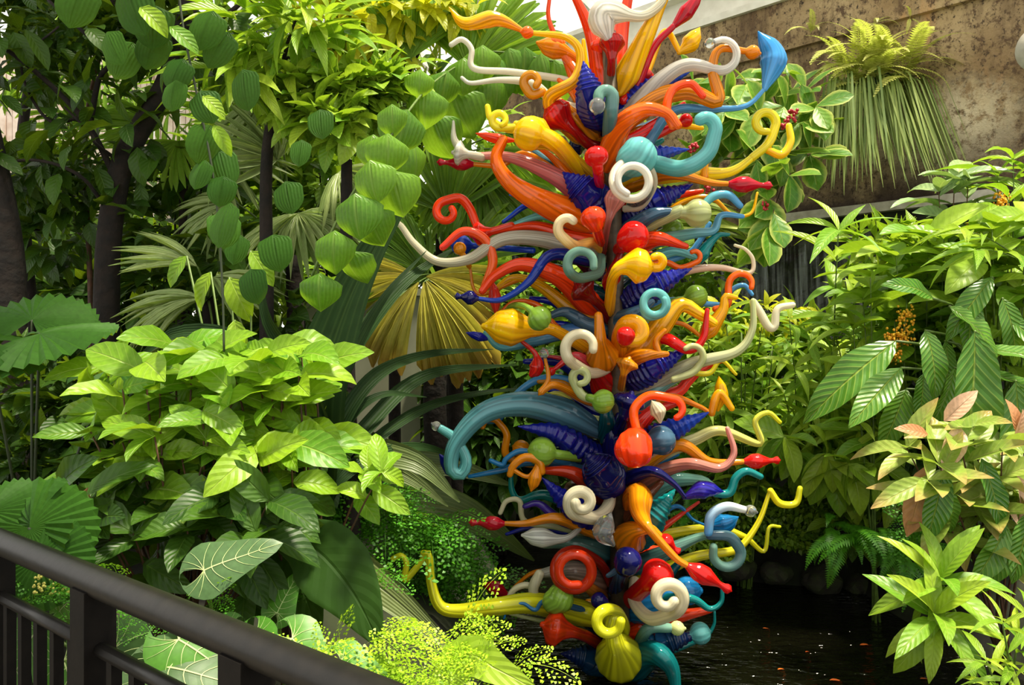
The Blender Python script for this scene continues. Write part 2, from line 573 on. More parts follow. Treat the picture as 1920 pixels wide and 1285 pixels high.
# ================================================================== BLOWN GLASS TOWER
TD = 4.4                       # distance of its axis
PXM = TD / F                   # metres per photo pixel at that distance
TBASE = W(1165, 1268, TD)
tower = empty('glass_tower', (TBASE.x, TBASE.y, -.35), 'tall tower of many coloured blown glass horns, curls and bulbs standing in the dark pond', 'sculpture')
TOFF = Vector(tower.location)
Geo().tube([(TBASE.x, TD, -.40), (W(1158, 700, TD).x, TD, W(0, 700, TD).z), (W(1142, 60, TD).x, TD, W(0, 60, TD).z)], [.055, .05, .04], 14).build('pole', M['pole'], tower)
Geo().tube([(TBASE.x, TD, -.42), (TBASE.x, TD, -.10)], .22, 20).build('base', M['pole'], tower)

CO = {
 'red': (214, 26, 22), 'crim': (190, 14, 40), 'dred': (120, 14, 16), 'coral': (232, 62, 48), 'redor': (238, 66, 20), 'orange': (246, 110, 16),
 'yellow': (252, 196, 14), 'amber': (226, 140, 16), 'gold': (208, 138, 22), 'lemon': (238, 222, 40), 'lime': (214, 214, 36),
 'cobalt': (20, 30, 160), 'navy': (18, 20, 92), 'blue': (24, 70, 190), 'sky': (92, 170, 224), 'azure': (30, 130, 196), 'slate': (70, 104, 130),
 'teal': (18, 132, 132), 'dteal': (10, 72, 84), 'aqua': (110, 190, 190), 'sea': (122, 168, 150), 'green': (136, 176, 62), 'pale': (206, 214, 150),
 'cream': (236, 228, 196), 'white': (240, 236, 226), 'pink': (224, 150, 136), 'rose': (214, 96, 110), 'grey': (176, 172, 160), 'brown': (120, 66, 44),
 'violet': (60, 40, 140), 'clear': (225, 228, 220),
}
CN = {'red': 'red', 'crim': 'crimson', 'dred': 'dark red', 'coral': 'coral red', 'redor': 'red-orange', 'orange': 'orange', 'yellow': 'yellow', 'amber': 'amber',
 'gold': 'golden brown', 'lemon': 'lemon yellow', 'lime': 'lime yellow', 'cobalt': 'cobalt blue', 'navy': 'navy blue', 'blue': 'blue', 'sky': 'light blue', 'azure': 'azure blue',
 'slate': 'slate blue', 'teal': 'teal', 'dteal': 'dark teal', 'aqua': 'aqua', 'sea': 'sea green', 'green': 'light green', 'pale': 'pale green', 'cream': 'cream', 'white': 'milky white',
 'pink': 'pink', 'rose': 'rose', 'grey': 'smoky grey', 'brown': 'brown', 'violet': 'violet', 'clear': 'clear'}
MILKY = {'cream', 'white', 'pale', 'clear', 'grey', 'sea'}

PROF = {
 'H': [(0, .62), (.14, 1.0), (.4, .72), (.75, .42), (1, .26)],      # horn: fat root, thin end
 'T': [(0, .85), (.3, 1.0), (.7, .9), (1, .72)],                    # tube
 'G': [(0, .35), (.10, .8), (.24, 1.0), (.38, .7), (.5, .38), (1, .24)],   # gourd: bulb at the root, thin neck
 'E': [(0, .34), (.5, .30), (.64, .5), (.78, 1.0), (.9, .86), (1, .18)],    # bulb at the end
 'S': [(0, .6), (.15, .98), (.35, 1.05), (.65, .74), (1, .06)],                   # ridged cone
 'L': [(0, .2), (.45, 1.0), (.75, .7), (1, .07)],                   # spindle
}
KIND = {'H': 'glass_horn', 'T': 'glass_curl', 'G': 'glass_gourd', 'E': 'glass_bulb', 'S': 'glass_cone', 'L': 'glass_spindle', 'B': 'glass_ball'}
KW = {'H': 'horn', 'T': 'curl', 'G': 'gourd with a thin neck', 'E': 'bulb on a stem', 'S': 'ridged cone', 'L': 'spindle', 'B': 'ball'}


def spiral(pts, turns, r0, r1):
    """continue a 2-D path with a curl of `turns` (sign = side)"""
    p = Vector(pts[-1]); q = Vector(pts[-2])
    T = (p - q).normalized(); sg = 1 if turns > 0 else -1
    n = max(5, int(abs(turns) * 10)); out = []
    ang = math.atan2(T.y, T.x); pos = p.copy()
    for i in range(1, n + 1):
        r = r0 + (r1 - r0) * i / n
        da = sg * 2 * math.pi * abs(turns) / n
        ang += da
        pos = pos + Vector((math.cos(ang - da / 2), math.sin(ang - da / 2))) * (2 * math.pi * abs(turns) / n * r)
        out.append((pos.x, pos.y))
    return list(pts) + out


def sweep(path, rad, ca, cb, ridges=0, flutes=12, streak=.22, nseg=48):
    """closed glass body along a 3-D path; rad per sample; colour runs from ca to cb with fine streaks"""
    n = len(path); V, C, Fc = [], [], []
    P = [Vector(p) for p in path]
    T = (P[1] - P[0]).normalized(); N = T.orthogonal().normalized()
    ca = np.array(lin(*CO[ca])[:3]); cb = np.array(lin(*CO[cb])[:3])
    rr = random.random() * 6; tw = random.uniform(-2.2, 2.2)
    st = [1 + streak * random.uniform(-1, 1) for _ in range(nseg)]

    def ring(c, T, N, r, s):
        B = T.cross(N)
        base = ca * (1 - s) + cb * s
        for k in range(nseg):
            a = 2 * math.pi * k / nseg
            f = 1 + (.02 * math.cos(flutes * (a) + rr) if flutes else 0)
            if ridges: f = 1 + .04 * math.cos(6 * a)
            aa = a + tw * s
            V.append(c + (N * math.cos(aa) + B * math.sin(aa)) * r * f)
            C.append(tuple(np.clip(base * st[k], 0, 1)) + (1,))
    rings = []
    for i in range(n):
        t2 = (P[min(i + 1, n - 1)] - P[max(i - 1, 0)])
        T = t2.normalized() if t2.length > 1e-9 else T
        N = N - T * N.dot(T); N = N.normalized() if N.length > 1e-6 else T.orthogonal().normalized()
        s = i / (n - 1)
        if i == 0:
            for q in (85, 55, 25):
                ring(P[0] - T * rad[0] * math.sin(math.radians(q)) * .8, T, N, rad[0] * math.cos(math.radians(q)), 0)
        r = rad[i]
        if ridges: r *= 1 + .085 * math.sin(ridges * 2 * math.pi * s ** .8) * min(1, 4 * s)
        ring(P[i], T, N, r, s)
        if i == n - 1:
            for q in (25, 55, 85):
                ring(P[-1] + T * rad[-1] * math.sin(math.radians(q)), T, N, rad[-1] * math.cos(math.radians(q)), 1)
    m = len(V) // nseg
    for i in range(m - 1):
        for k in range(nseg):
            a = i * nseg + k; b = i * nseg + (k + 1) % nseg
            Fc.append((a, b, b + nseg, a + nseg))
    Fc.append(tuple(range(nseg))[::-1]); Fc.append(tuple((m - 1) * nseg + k for k in range(nseg)))
    return V, Fc, C


def glass_obj(name, V, Fc, C, mat, parent, label):
    off = wloc(parent)
    o = link(name, mesh_from(name, [v - off for v in V], Fc, mat, cols=C), parent)
    o['label'] = label
    return o


def gpt(p, dz):
    return W(p[0], p[1], TD + dz)


def piece(fam, ca, cb, pts, r, dz=0.0, curl=None, tip=None, free=False, h=None, root=None):
    """one blown glass element; pts and r in photo pixels at the tower's distance, dz = depth of its outer end from the axis"""
    pts = list(pts); x0, y0 = pts[0]
    ax = 1150 + (y0 - 600) * .018
    if not free and fam != 'B':
        off = x0 - ax
        if abs(off) > 34:
            pts = [(ax + math.copysign(14, off), y0 + min(40, abs(off) * .25))] + pts
    n0 = len(pts)
    if curl: pts = spiral(pts, *curl)
    n = max(18, min(90, int(sum((Vector(a) - Vector(b)).length for a, b in zip(pts, pts[1:])) / max(3.0, r * .35))))
    if fam == 'S': n = max(n, 96)
    if fam in 'EG': n = max(n, 34)
    c2 = catmull(pts, n)
    if h is None: h = (r * .55 if fam in 'TH' and curl else 0)
    path = []
    z0 = dz if free else (random.uniform(.02, .10) if dz > -.25 else -.02)
    for i, p in enumerate(c2):
        s = i / (n - 1)
        z = z0 + (dz - z0) * min(1, s / .5) if not free else dz
        z -= h * PXM * 4 * max(0, s - .45) if curl else 0
        d = TD + z
        path.append(W(p[0], p[1], d))
    pr = PROF[fam]
    rad = [r * PXM * np.interp(i / (n - 1), [a for a, _ in pr], [b for _, b in pr]) for i in range(n)]
    if fam in 'GELH': flutes = 12
    else: flutes = 0
    mat = M['milky'] if (ca in MILKY and cb in MILKY) else M['glass']
    if ca == 'clear' and cb == 'clear': mat = M['clear']
    V, Fc, C = sweep(path, rad, ca, cb, ridges=15 if fam == 'S' else 0, flutes=flutes, streak=.14 if fam in 'ST' else .38)
    nm = CN[ca] if ca == cb else CN[ca] + ' and ' + CN[cb]
    o = glass_obj(KIND[fam], V, Fc, C, mat, tower, nm + ' glass ' + KW[fam] + (' with a curled end' if curl and fam == 'H' else ''))
    if tip:
        kind, tc, tr_ = tip[:3]
        e = path[-1]; T = (path[-1] - path[-3]).normalized()
        tm = M['clear'] if tc == 'clear' else M['glass']
        if kind == 'ball':
            pp = [e + T * (tr_ * PXM) * q for q in (-.1, .25, .6, 1, 1.4, 1.75, 2.0)]
            rd = [tr_ * PXM * math.sqrt(max(.02, 1 - (q - 1) ** 2)) for q in (.04, .25, .6, 1, 1.4, 1.75, 1.97)]
        else:      # 'bud': bulb drawn out to a knob
            L = tip[3] if len(tip) > 3 else tr_ * 4
            q = np.linspace(0, 1, 18)
            pp = [e + T * (L * PXM) * x for x in q]
            rd = [tr_ * PXM * np.interp(x, [0, .2, .4, .7, .8, .88, .96, 1], [.4, .95, 1, .35, .3, .5, .5, .1]) for x in q]
        V, Fc, C = sweep(pp, rd, tc, tc, flutes=12 if kind == 'bud' else 0, streak=.2)
        glass_obj('glass_tip', V, Fc, C, tm, o, CN[tc] + (' glass ball at the tip' if kind == 'ball' else ' glass bud at the tip'))
    return o


def ball(c, x, y, r, dz=-.2, stem=None, sr=6, ribs=True, sc=None):
    """round blown bulb with a neck towards the axis or along the stem points"""
    stem = stem or [(1150 + (y - 600) * .018, y + 20)]
    p = [(s[0], s[1]) for s in stem]
    e = Vector((x, y)); q = Vector(p[-1]); T = (e - q).normalized()
    n = 40
    near = e - T * r * 1.15
    pts = p + ([(near.x, near.y)] if (near - q).length > 4 and (near - q).dot(T) > 0 else []) + [(e.x + T.x * r, e.y + T.y * r)]
    c2 = catmull(pts, n)
    L = np.concatenate([[0], np.cumsum(np.linalg.norm(np.diff(c2, axis=0), axis=1))])
    path, rad = [], []
    z0 = .0
    for i in range(n):
        s = i / (n - 1); u = (L[-1] - L[i])
        path.append(W(c2[i][0], c2[i][1], TD + z0 + (dz - z0) * min(1, s * 2)))
        b = math.sqrt(max(0.0, r * r - (u - r) ** 2)) if u < 2 * r else 0
        rad.append(max(b, sr if u > r else 1.0) * PXM)
    V, Fc, C = sweep(path, rad, sc or c, c, flutes=12 if ribs else 0, streak=.25 if ribs else .08)
    mat = M['clear'] if c == 'clear' else (M['milky'] if c in MILKY else M['glass'])
    return glass_obj('glass_ball', V, Fc, C, mat, tower, CN[c] + ' glass ball on a neck')


random.seed(21)
TOWER = [
 # ---------------- crown
 ('H', 'redor', 'redor', [(1134, 165), (1108, 60), (1066, -30)], 21, .1),
 ('H', 'orange', 'redor', [(1092, 190), (1060, 110), (1030, 40), (1030, 0)], 10, .15, (.5, 16, 10)),
 ('H', 'redor', 'redor', [(1146, 160), (1164, 60), (1186, -40)], 24, .15),
 ('E', 'dred', 'red', [(1142, 165), (1146, 130), (1148, 60)], 24, -.1),
 ('E', 'red', 'redor', [(1138, 160), (1128, 120), (1124, 70)], 20, .05),
 ('G', 'white', 'cream', [(1140, 70), (1128, 35), (1150, 24), (1205, 30), (1240, 5), (1244, -20)], 27, -.15, None, None, True),
 ('H', 'yellow', 'yellow', [(1160, 170), (1200, 90), (1262, -40)], 25, -.1),
 ('L', 'crim', 'crim', [(1258, 55), (1285, 25), (1318, -14)], 15, .0, None, None, True),
 ('T', 'crim', 'crim', [(1190, 170), (1225, 90), (1262, 50)], 8, .0),
 ('L', 'yellow', 'yellow', [(1272, 100), (1292, 84), (1312, 52)], 18, .1, None, None, True),
 ('T', 'yellow', 'yellow', [(1205, 150), (1245, 60), (1275, 98)], 7, .1),
 ('E', 'red', 'coral', [(1168, 190), (1190, 165), (1214, 128)], 24, .1),
 ('E', 'dred', 'red', [(1160, 190), (1172, 165), (1186, 120)], 22, .05),
 ('S', 'navy', 'cobalt', [(1124, 235), (1108, 185), (1094, 116)], 27, -.3),
 ('S', 'cobalt', 'blue', [(1160, 212), (1215, 170), (1294, 134)], 22, .05),
 ('T', 'slate', 'sea', [(1140, 280), (1144, 225), (1148, 185)], 13, -.35, (-.55, 14, 12), ('ball', 'clear', 14)),
 ('H', 'grey', 'white', [(1182, 210), (1240, 150), (1290, 122), (1345, 132)], 19, -.1, (-.62, 32, 26), ('ball', 'clear', 9)),
 ('H', 'amber', 'amber', [(1165, 240), (1225, 188), (1290, 172), (1346, 190), (1336, 130), (1350, 92), (1398, 96)], 21, -.12, None, ('ball', 'amber', 13)),
 ('H', 'slate', 'sky', [(1200, 285), (1260, 210), (1340, 205), (1400, 198), (1440, 160)], 13, -.05),
 ('L', 'sky', 'azure', [(1434, 168), (1450, 110), (1422, 60)], 25, -.05, None, None, True),
 ('H', 'orange', 'orange', [(1140, 312), (1162, 240), (1205, 206), (1250, 212), (1272, 236)], 25, -.3),
 ('T', 'orange', 'redor', [(1262, 238), (1250, 205), (1262, 168), (1295, 157), (1318, 180)], 8, -.28, None, None, True),
 ('H', 'red', 'red', [(1180, 270), (1240, 225), (1282, 195)], 17, .0),
 ('H', 'amber', 'yellow', [(1168, 262), (1250, 235), (1316, 240)], 16, .1),
 ('H', 'gold', 'amber', [(1112, 262), (1085, 230), (1050, 190)], 25, -.05),
 ('H', 'amber', 'yellow', [(1080, 250), (1030, 188), (1078, 150), (1088, 100), (1062, 70), (1000, 62)], 17, -.2, None, ('ball', 'orange', 11)),
 ('L', 'amber', 'yellow', [(985, 60), (930, 36), (872, 44), (842, 14)], 15, -.1, None, None, True),
 ('E', 'orange', 'amber', [(1105, 170), (1080, 110), (1008, 80)], 20, .1),
 ('H', 'yellow', 'yellow', [(1110, 200), (1098, 130), (1094, 76)], 14, .0),
 ('H', 'gold', 'orange', [(1105, 220), (1075, 175), (1048, 150)], 16, .1),
 ('H', 'cream', 'white', [(1045, 195), (1000, 158), (940, 150), (884, 156), (866, 146)], 13, .05),
 ('T', 'gold', 'gold', [(1018, 172), (998, 178), (986, 165)], 9, -.1, (.75, 16, 11), None, True),
 ('T', 'cream', 'white', [(1060, 150), (960, 135), (888, 128), (884, 92), (866, 74), (846, 84)], 7, .15),
 ('E', 'dred', 'red', [(1100, 268), (1072, 240), (1024, 200)], 32, -.1),
 ('E', 'gold', 'lemon', [(1108, 325), (1060, 285), (968, 232)], 31, -.2),
 ('T', 'lemon', 'lemon', [(980, 246), (945, 240), (920, 222), (914, 200)], 7, -.15, None, None, True),
 ('T', 'lemon', 'lemon', [(965, 238), (938, 240)], 7, -.2, (.95, 15, 11), None, True),
 ('L', 'redor', 'redor', [(968, 264), (930, 260), (892, 250)], 10, .0, None, None, True),
 ('H', 'aqua', 'slate', [(1095, 370), (1040, 320), (978, 268)], 24, .05),
 ('H', 'amber', 'orange', [(1085, 350), (1040, 300), (1010, 276)], 16, .0),
 # ---------------- upper shoulder
 ('H', 'rose', 'pink', [(1098, 372), (1040, 330), (960, 296), (885, 292)], 22, -.05),
 ('E', 'cream', 'white', [(905, 295), (880, 290), (850, 286)], 24, -.05, None, None, True),
 ('H', 'cream', 'white', [(868, 282), (852, 262), (850, 228)], 9, -.05, None, None, True),
 ('T', 'amber', 'amber', [(1060, 330), (985, 288), (940, 310), (886, 308)], 6, -.02, None, ('bud', 'crim', 13, 66)),
 ('H', 'orange', 'orange', [(1100, 408), (1030, 385), (960, 345), (930, 300), (944, 262)], 32, -.2),
 ('S', 'cobalt', 'blue', [(1040, 400), (990, 372), (955, 366)], 20, .12),
 ('H', 'cobalt', 'blue', [(1070, 410), (1000, 382), (944, 416)], 14, .05),
 ('H', 'aqua', 'aqua', [(1080, 430), (1020, 405), (955, 424)], 15, .0),
 ('S', 'navy', 'cobalt', [(1130, 400), (1096, 360), (1056, 324)], 33, -.15),
 ('S', 'navy', 'cobalt', [(1172, 412), (1230, 378), (1298, 346)], 24, -.05),
 ('S', 'cobalt', 'blue', [(1196, 300), (1240, 288), (1292, 280)], 19, .05),
 ('E', 'dred', 'pink', [(1130, 478), (1140, 420), (1160, 350)], 19, -.25),
 ('T', 'cream', 'white', [(1172, 392), (1200, 388), (1217, 366)], 8, -.5, (-1.8, 41, 25)),
 ('T', 'aqua', 'aqua', [(1165, 330), (1215, 306), (1278, 316), (1325, 290), (1340, 250)], 15, -.3, (-.42, 26, 14)),
 ('H', 'yellow', 'lemon', [(1190, 330), (1300, 325), (1370, 322), (1424, 285)], 22, .0),
 ('T', 'lemon', 'lemon', [(1410, 296), (1440, 270), (1453, 238)], 9, .0, (-.85, 20, 17), None, True),
 ('T', 'yellow', 'lemon', [(1440, 282), (1466, 290), (1482, 266), (1479, 236)], 8, .0, None, None, True),
 ('H', 'amber', 'amber', [(1185, 345), (1255, 326), (1330, 342), (1368, 345)], 17, -.1, None, ('bud', 'crim', 15, 78)),
 ('H', 'amber', 'yellow', [(1320, 340), (1325, 305), (1338, 292)], 8, -.05, None, None, True),
 ('H', 'red', 'redor', [(1220, 380), (1280, 365), (1316, 358)], 16, .1),
 ('H', 'clear', 'clear', [(1180, 390), (1215, 360), (1222, 322)], 14, -.2),
 ('H', 'slate', 'slate', [(1160, 450), (1220, 404), (1285, 396)], 21, -.1),
 ('T', 'aqua', 'sky', [(1318, 386), (1338, 368), (1366, 366), (1388, 386)], 8, -.1, None, None, True),
 ('H', 'amber', 'yellow', [(1200, 450), (1270, 385), (1330, 370), (1372, 402), (1408, 400), (1420, 362)], 9, .1),
 ('H', 'green', 'sky', [(1230, 452), (1300, 438), (1338, 432), (1352, 404), (1392, 406)], 17, .05),
 ('H', 'aqua', 'aqua', [(1200, 500), (1260, 472), (1312, 486)], 19, .05),
 ('H', 'teal', 'teal', [(1312, 488), (1326, 462), (1346, 442), (1366, 440)], 13, .05, None, None, True),
 ('T', 'sky', 'sky', [(1280, 480), (1310, 455), (1330, 420)], 7, .1),
 ('T', 'orange', 'orange', [(1240, 492), (1275, 502), (1305, 492)], 6, .0, (-.55, 12, 9)),
 ('H', 'redor', 'redor', [(1180, 470), (1230, 448), (1286, 462)], 22, -.1),
 ('E', 'yellow', 'yellow', [(1142, 585), (1150, 520), (1172, 500), (1226, 500)], 30, -.5),
 ('T', 'yellow', 'yellow', [(1208, 500), (1230, 502)], 8, -.5, (-.62, 12, 10), None, True),
 ('H', 'red', 'dred', [(1142, 540), (1155, 500), (1165, 470)], 18, -.1),
 ('T', 'yellow', 'cream', [(1130, 470), (1110, 455), (1080, 462), (1056, 446)], 10, -.4, (.55, 24, 14)),
 ('T', 'sea', 'sea', [(1128, 478), (1124, 510), (1100, 520)], 9, -.5, (.85, 26, 24)),
 ('H', 'redor', 'redor', [(1055, 440), (1000, 424), (940, 432)], 20, .0),
 ('E', 'redor', 'red', [(960, 424), (930, 432), (884, 442)], 24, .0, None, None, True),
 ('T', 'redor', 'redor', [(894, 424), (880, 390), (862, 372), (836, 376)], 9, .0, (-.85, 22, 12), None, True),
 ('H', 'grey', 'cream', [(1100, 472), (1010, 448), (940, 450), (880, 486), (820, 490), (776, 456), (744, 418), (716, 444)], 17, -.1),
 ('H', 'red', 'orange', [(1060, 440), (1010, 428), (960, 420)], 14, .1),
 ('T', 'orange', 'coral', [(908, 540), (924, 490), (908, 448), (868, 434), (830, 464)], 9, -.1, None, None, True),
 ('H', 'amber', 'amber', [(1000, 520), (900, 552), (880, 500), (862, 476)], 8, .05),
 ('H', 'redor', 'redor', [(1108, 572), (1050, 520), (980, 496), (930, 516), (904, 546)], 25, -.15),
 ('E', 'dred', 'dred', [(1140, 600), (1128, 580), (1080, 530)], 26, -.2),
 ('H', 'navy', 'blue', [(1088, 484), (1030, 480), (990, 530), (940, 562), (895, 560)], 14, -.2, None, ('bud', 'navy', 13, 40)),
 ('H', 'gold', 'yellow', [(1085, 590), (1010, 535), (960, 522), (920, 552)], 18, .05),
 ('L', 'coral', 'coral', [(930, 588), (928, 560), (924, 528)], 13, .0, None, None, True),
 ('H', 'dteal', 'dteal', [(1090, 540), (1050, 505), (1000, 500)], 18, .15),
 ('H', 'cobalt', 'cobalt', [(1090, 600), (1040, 568), (996, 560)], 18, .1),
 ('H', 'orange', 'orange', [(1050, 620), (1010, 574), (965, 566), (932, 592)], 11, .0),
 ('H', 'slate', 'slate', [(1100, 610), (1060, 585), (1020, 598)], 20, .0),
 ('E', 'gold', 'yellow', [(1110, 660), (1040, 620), (1005, 616), (908, 612)], 34, -.2),
 ('H', 'cobalt', 'aqua', [(1080, 620), (1000, 640), (940, 652), (910, 625)], 18, .0),
 ('L', 'cobalt', 'cobalt', [(922, 636), (900, 632), (874, 624)], 9, .0, None, None, True),
 ('H', 'cobalt', 'cobalt', [(1110, 635), (1060, 610), (1020, 606)], 15, .05),
 ('G', 'amber', 'amber', [(1132, 690), (1126, 640), (1122, 592)], 30, -.3),
 # ---------------- middle right
 ('S', 'navy', 'cobalt', [(1164, 580), (1220, 540), (1296, 504)], 27, -.1),
 ('H', 'pink', 'cream', [(1230, 530), (1290, 508), (1350, 502), (1405, 512), (1412, 488), (1398, 468), (1378, 460)], 11, .1),
 ('T', 'dteal', 'teal', [(1176, 500), (1205, 520), (1215, 540)], 20, .1),
 ('H', 'slate', 'slate', [(1152, 610), (1190, 590), (1222, 566)], 24, -.15),
 ('T', 'aqua', 'aqua', [(1206, 580), (1214, 594), (1230, 592)], 8, -.3, (-1.3, 22, 20), None, True),
 ('H', 'gold', 'yellow', [(1186, 680), (1240, 610), (1276, 572), (1310, 588), (1338, 606)], 30, -.1),
 ('H', 'amber', 'yellow', [(1320, 630), (1340, 605), (1356, 580), (1360, 556), (1380, 558)], 17, .0, None, None, True),
 ('T', 'azure', 'sky', [(1180, 600), (1250, 565), (1320, 570), (1352, 572)], 7, .1),
 ('T', 'orange', 'orange', [(1340, 580), (1364, 572), (1366, 536)], 7, .05, (.55, 26, 18), None, True),
 ('T', 'slate', 'sky', [(1358, 580), (1372, 545), (1395, 535), (1410, 552)], 5, .15, None, None, True),
 ('H', 'red', 'red', [(1190, 670), (1240, 634), (1290, 656), (1318, 636), (1326, 582)], 16, -.15),
 ('T', 'amber', 'amber', [(1220, 660), (1250, 612), (1280, 608), (1318, 634)], 5, .0),
 ('H', 'amber', 'amber', [(1160, 690), (1200, 668), (1250, 664)], 20, -.2),
 ('T', 'amber', 'amber', [(1236, 664), (1230, 640), (1246, 620)], 6, -.2, None, None, True),
 ('T', 'amber', 'yellow', [(1166, 670), (1160, 640), (1166, 618)], 14, -.4, (.8, 20, 17)),
 ('E', 'gold', 'gold', [(1164, 730), (1170, 700), (1180, 672)], 21, -.3),
 ('H', 'grey', 'pale', [(1220, 720), (1300, 682), (1380, 660), (1410, 620), (1412, 564)], 18, -.1),
 ('T', 'cream', 'cream', [(1412, 566), (1424, 584), (1440, 612), (1452, 612), (1458, 580), (1486, 572)], 8, -.05, None, None, True),
 ('S', 'navy', 'cobalt', [(1172, 722), (1225, 690), (1288, 656)], 24, -.1),
 ('H', 'lime', 'lemon', [(1190, 735), (1230, 694), (1290, 698), (1330, 700), (1352, 676), (1380, 702)], 11, .0),
 ('T', 'pale', 'pale', [(1262, 712), (1296, 700), (1312, 684)], 7, -.15, (-.5, 22, 18), None, True),
 ('H', 'slate', 'sea', [(1190, 760), (1240, 725), (1282, 704)], 24, .0),
 ('H', 'coral', 'coral', [(1200, 760), (1270, 735), (1290, 715), (1320, 690), (1372, 668)], 17, .05),
 ('H', 'red', 'red', [(1180, 725), (1200, 690), (1225, 680)], 16, .1),
 ('H', 'red', 'dred', [(1138, 735), (1118, 690), (1098, 660)], 28, -.05),
 ('T', 'cream', 'cream', [(1140, 672), (1140, 690), (1110, 700), (1078, 684)], 10, -.45, (.72, 34, 22)),
 ('H', 'rose', 'red', [(1112, 690), (1078, 668), (1040, 692)], 15, -.15, None, ('ball', 'red', 8)),
 ('H', 'rose', 'red', [(1090, 680), (1040, 670), (1018, 668)], 10, .05),
 ('G', 'red', 'coral', [(996, 704), (1006, 690), (1004, 664), (978, 640)], 14, -.1, None, None, True),
 ('H', 'amber', 'amber', [(1090, 745), (1040, 722), (1012, 738), (1028, 712), (1022, 672)], 11, -.2, None, ('ball', 'clear', 9)),
 ('H', 'navy', 'cobalt', [(1110, 720), (1050, 680), (985, 678)], 20, .15),
 # ---------------- lower middle
 ('H', 'amber', 'gold', [(1100, 760), (1060, 720), (1010, 716)], 15, .1),
 ('H', 'navy', 'cobalt', [(1110, 765), (1060, 740), (1020, 728)], 18, .08),
 ('T', 'azure', 'sky', [(1060, 712), (1010, 712), (970, 738), (940, 775)], 8, .12),
 ('L', 'azure', 'sky', [(950, 755), (930, 775), (894, 788)], 20, .12, None, None, True),
 ('H', 'pale', 'lime', [(1095, 780), (1050, 740), (1010, 748)], 13, .05),
 ('T', 'pale', 'pale', [(1118, 752), (1092, 742), (1076, 716)], 8, -.35, (.85, 15, 12), None, True),
 ('H', 'slate', 'aqua', [(1120, 806), (1050, 772), (975, 758), (905, 776), (856, 830), (846, 876), (864, 890), (874, 862), (852, 822), (826, 804)], 29, -.15, None, ('ball', 'clear', 9)),
 ('S', 'navy', 'cobalt', [(1098, 848), (1040, 812), (972, 800)], 23, -.1),
 ('E', 'navy', 'navy', [(1150, 815), (1162, 800), (1184, 738)], 30, -.3),
 ('H', 'dteal', 'dteal', [(1140, 830), (1138, 790), (1134, 740)], 22, -.1),
 ('H', 'navy', 'navy', [(1152, 860), (1150, 820), (1160, 780)], 26, -.05),
 ('S', 'navy', 'navy', [(1146, 915), (1128, 885), (1098, 850)], 33, -.3),
 ('H', 'slate', 'azure', [(1120, 880), (1000, 866), (940, 882), (880, 894)], 14, .0),
 ('L', 'cobalt', 'cobalt', [(870, 894), (848, 882), (824, 852)], 14, .0, None, None, True),
 ('T', 'amber', 'amber', [(1060, 880), (956, 860), (950, 815), (936, 794)], 8, .05, (-.4, 20, 14)),
 ('H', 'slate', 'slate', [(1110, 862), (1060, 845), (1020, 848)], 16, .0),
 ('T', 'sky', 'azure', [(1040, 862), (980, 846), (950, 860), (942, 872), (920, 864)], 6, -.05),
 ('H', 'dred', 'redor', [(1120, 925), (1075, 888), (1012, 882)], 22, -.1),
 ('T', 'amber', 'amber', [(1016, 886), (1010, 865), (985, 858), (964, 872), (956, 890)], 8, -.2, None, None, True),
 ('E', 'amber', 'amber', [(956, 878), (990, 894), (1010, 870), (996, 920)], 12, -.2, None, None, True),
 ('S', 'navy', 'cobalt', [(1090, 962), (1050, 930), (1016, 896)], 24, -.15),
 ('H', 'teal', 'teal', [(1080, 950), (1020, 928), (976, 938), (960, 920), (958, 884)], 16, .05),
 ('H', 'violet', 'violet', [(1090, 985), (1046, 972), (1010, 945), (984, 950)], 18, -.1),
 ('H', 'amber', 'amber', [(1100, 990), (1040, 972), (985, 982), (944, 982)], 16, -.15, None, ('bud', 'crim', 13, 62)),
 ('T', 'pale', 'cream', [(1050, 990), (985, 978), (974, 940), (950, 940), (938, 962)], 6, .0),
 ('H', 'cobalt', 'cobalt', [(1080, 1005), (1000, 990), (950, 1002)], 12, .1),
 ('T', 'cream', 'cream', [(1142, 905), (1142, 945), (1120, 970), (1090, 968)], 12, -.45, (1.25, 26, 11)),
 ('E', 'grey', 'clear', [(1105, 975), (1060, 1010), (980, 1004)], 18, -.15),
 ('H', 'dteal', 'sea', [(1115, 1030), (1060, 1018), (1020, 1022)], 26, .0),
 ('L', 'clear', 'clear', [(1150, 1022), (1132, 998), (1146, 962)], 20, -.4, None, None, True),
 ('T', 'dred', 'redor', [(1146, 1096), (1128, 1060), (1100, 1040)], 10, -.35, (-1.65, 38, 27)),
 ('H', 'brown', 'grey', [(1130, 1100), (1075, 1070), (1012, 1076)], 28, -.1),
 ('T', 'cream', 'grey', [(1012, 1076), (1000, 1104), (1006, 1132)], 10, -.15, None, None, True),
 ('T', 'cream', 'cream', [(1010, 1120), (990, 1098), (962, 1108), (948, 1140)], 6, -.1, None, None, True),
 ('H', 'brown', 'amber', [(1135, 1130), (1100, 1100), (1064, 1096)], 16, -.12),
 ('H', 'orange', 'amber', [(1090, 1080), (1010, 1072), (970, 1096), (952, 1116)], 9, .05, None, None, False),
 ('L', 'crim', 'crim', [(952, 1116), (930, 1104), (906, 1096)], 15, .05, None, None, True),
 ('H', 'lime', 'lime', [(1090, 1150), (1000, 1132), (930, 1138), (860, 1146), (824, 1136), (808, 1090), (804, 1042), (794, 1038)], 24, -.25),
 ('T', 'lime', 'lime', [(800, 1040), (775, 1072), (758, 1088), (762, 1056), (752, 1042), (736, 1048)], 6, -.25, None, None, True),
 ('H', 'slate', 'azure', [(1030, 1128), (1004, 1144), (980, 1132), (954, 1140), (945, 1160)], 7, -.25),
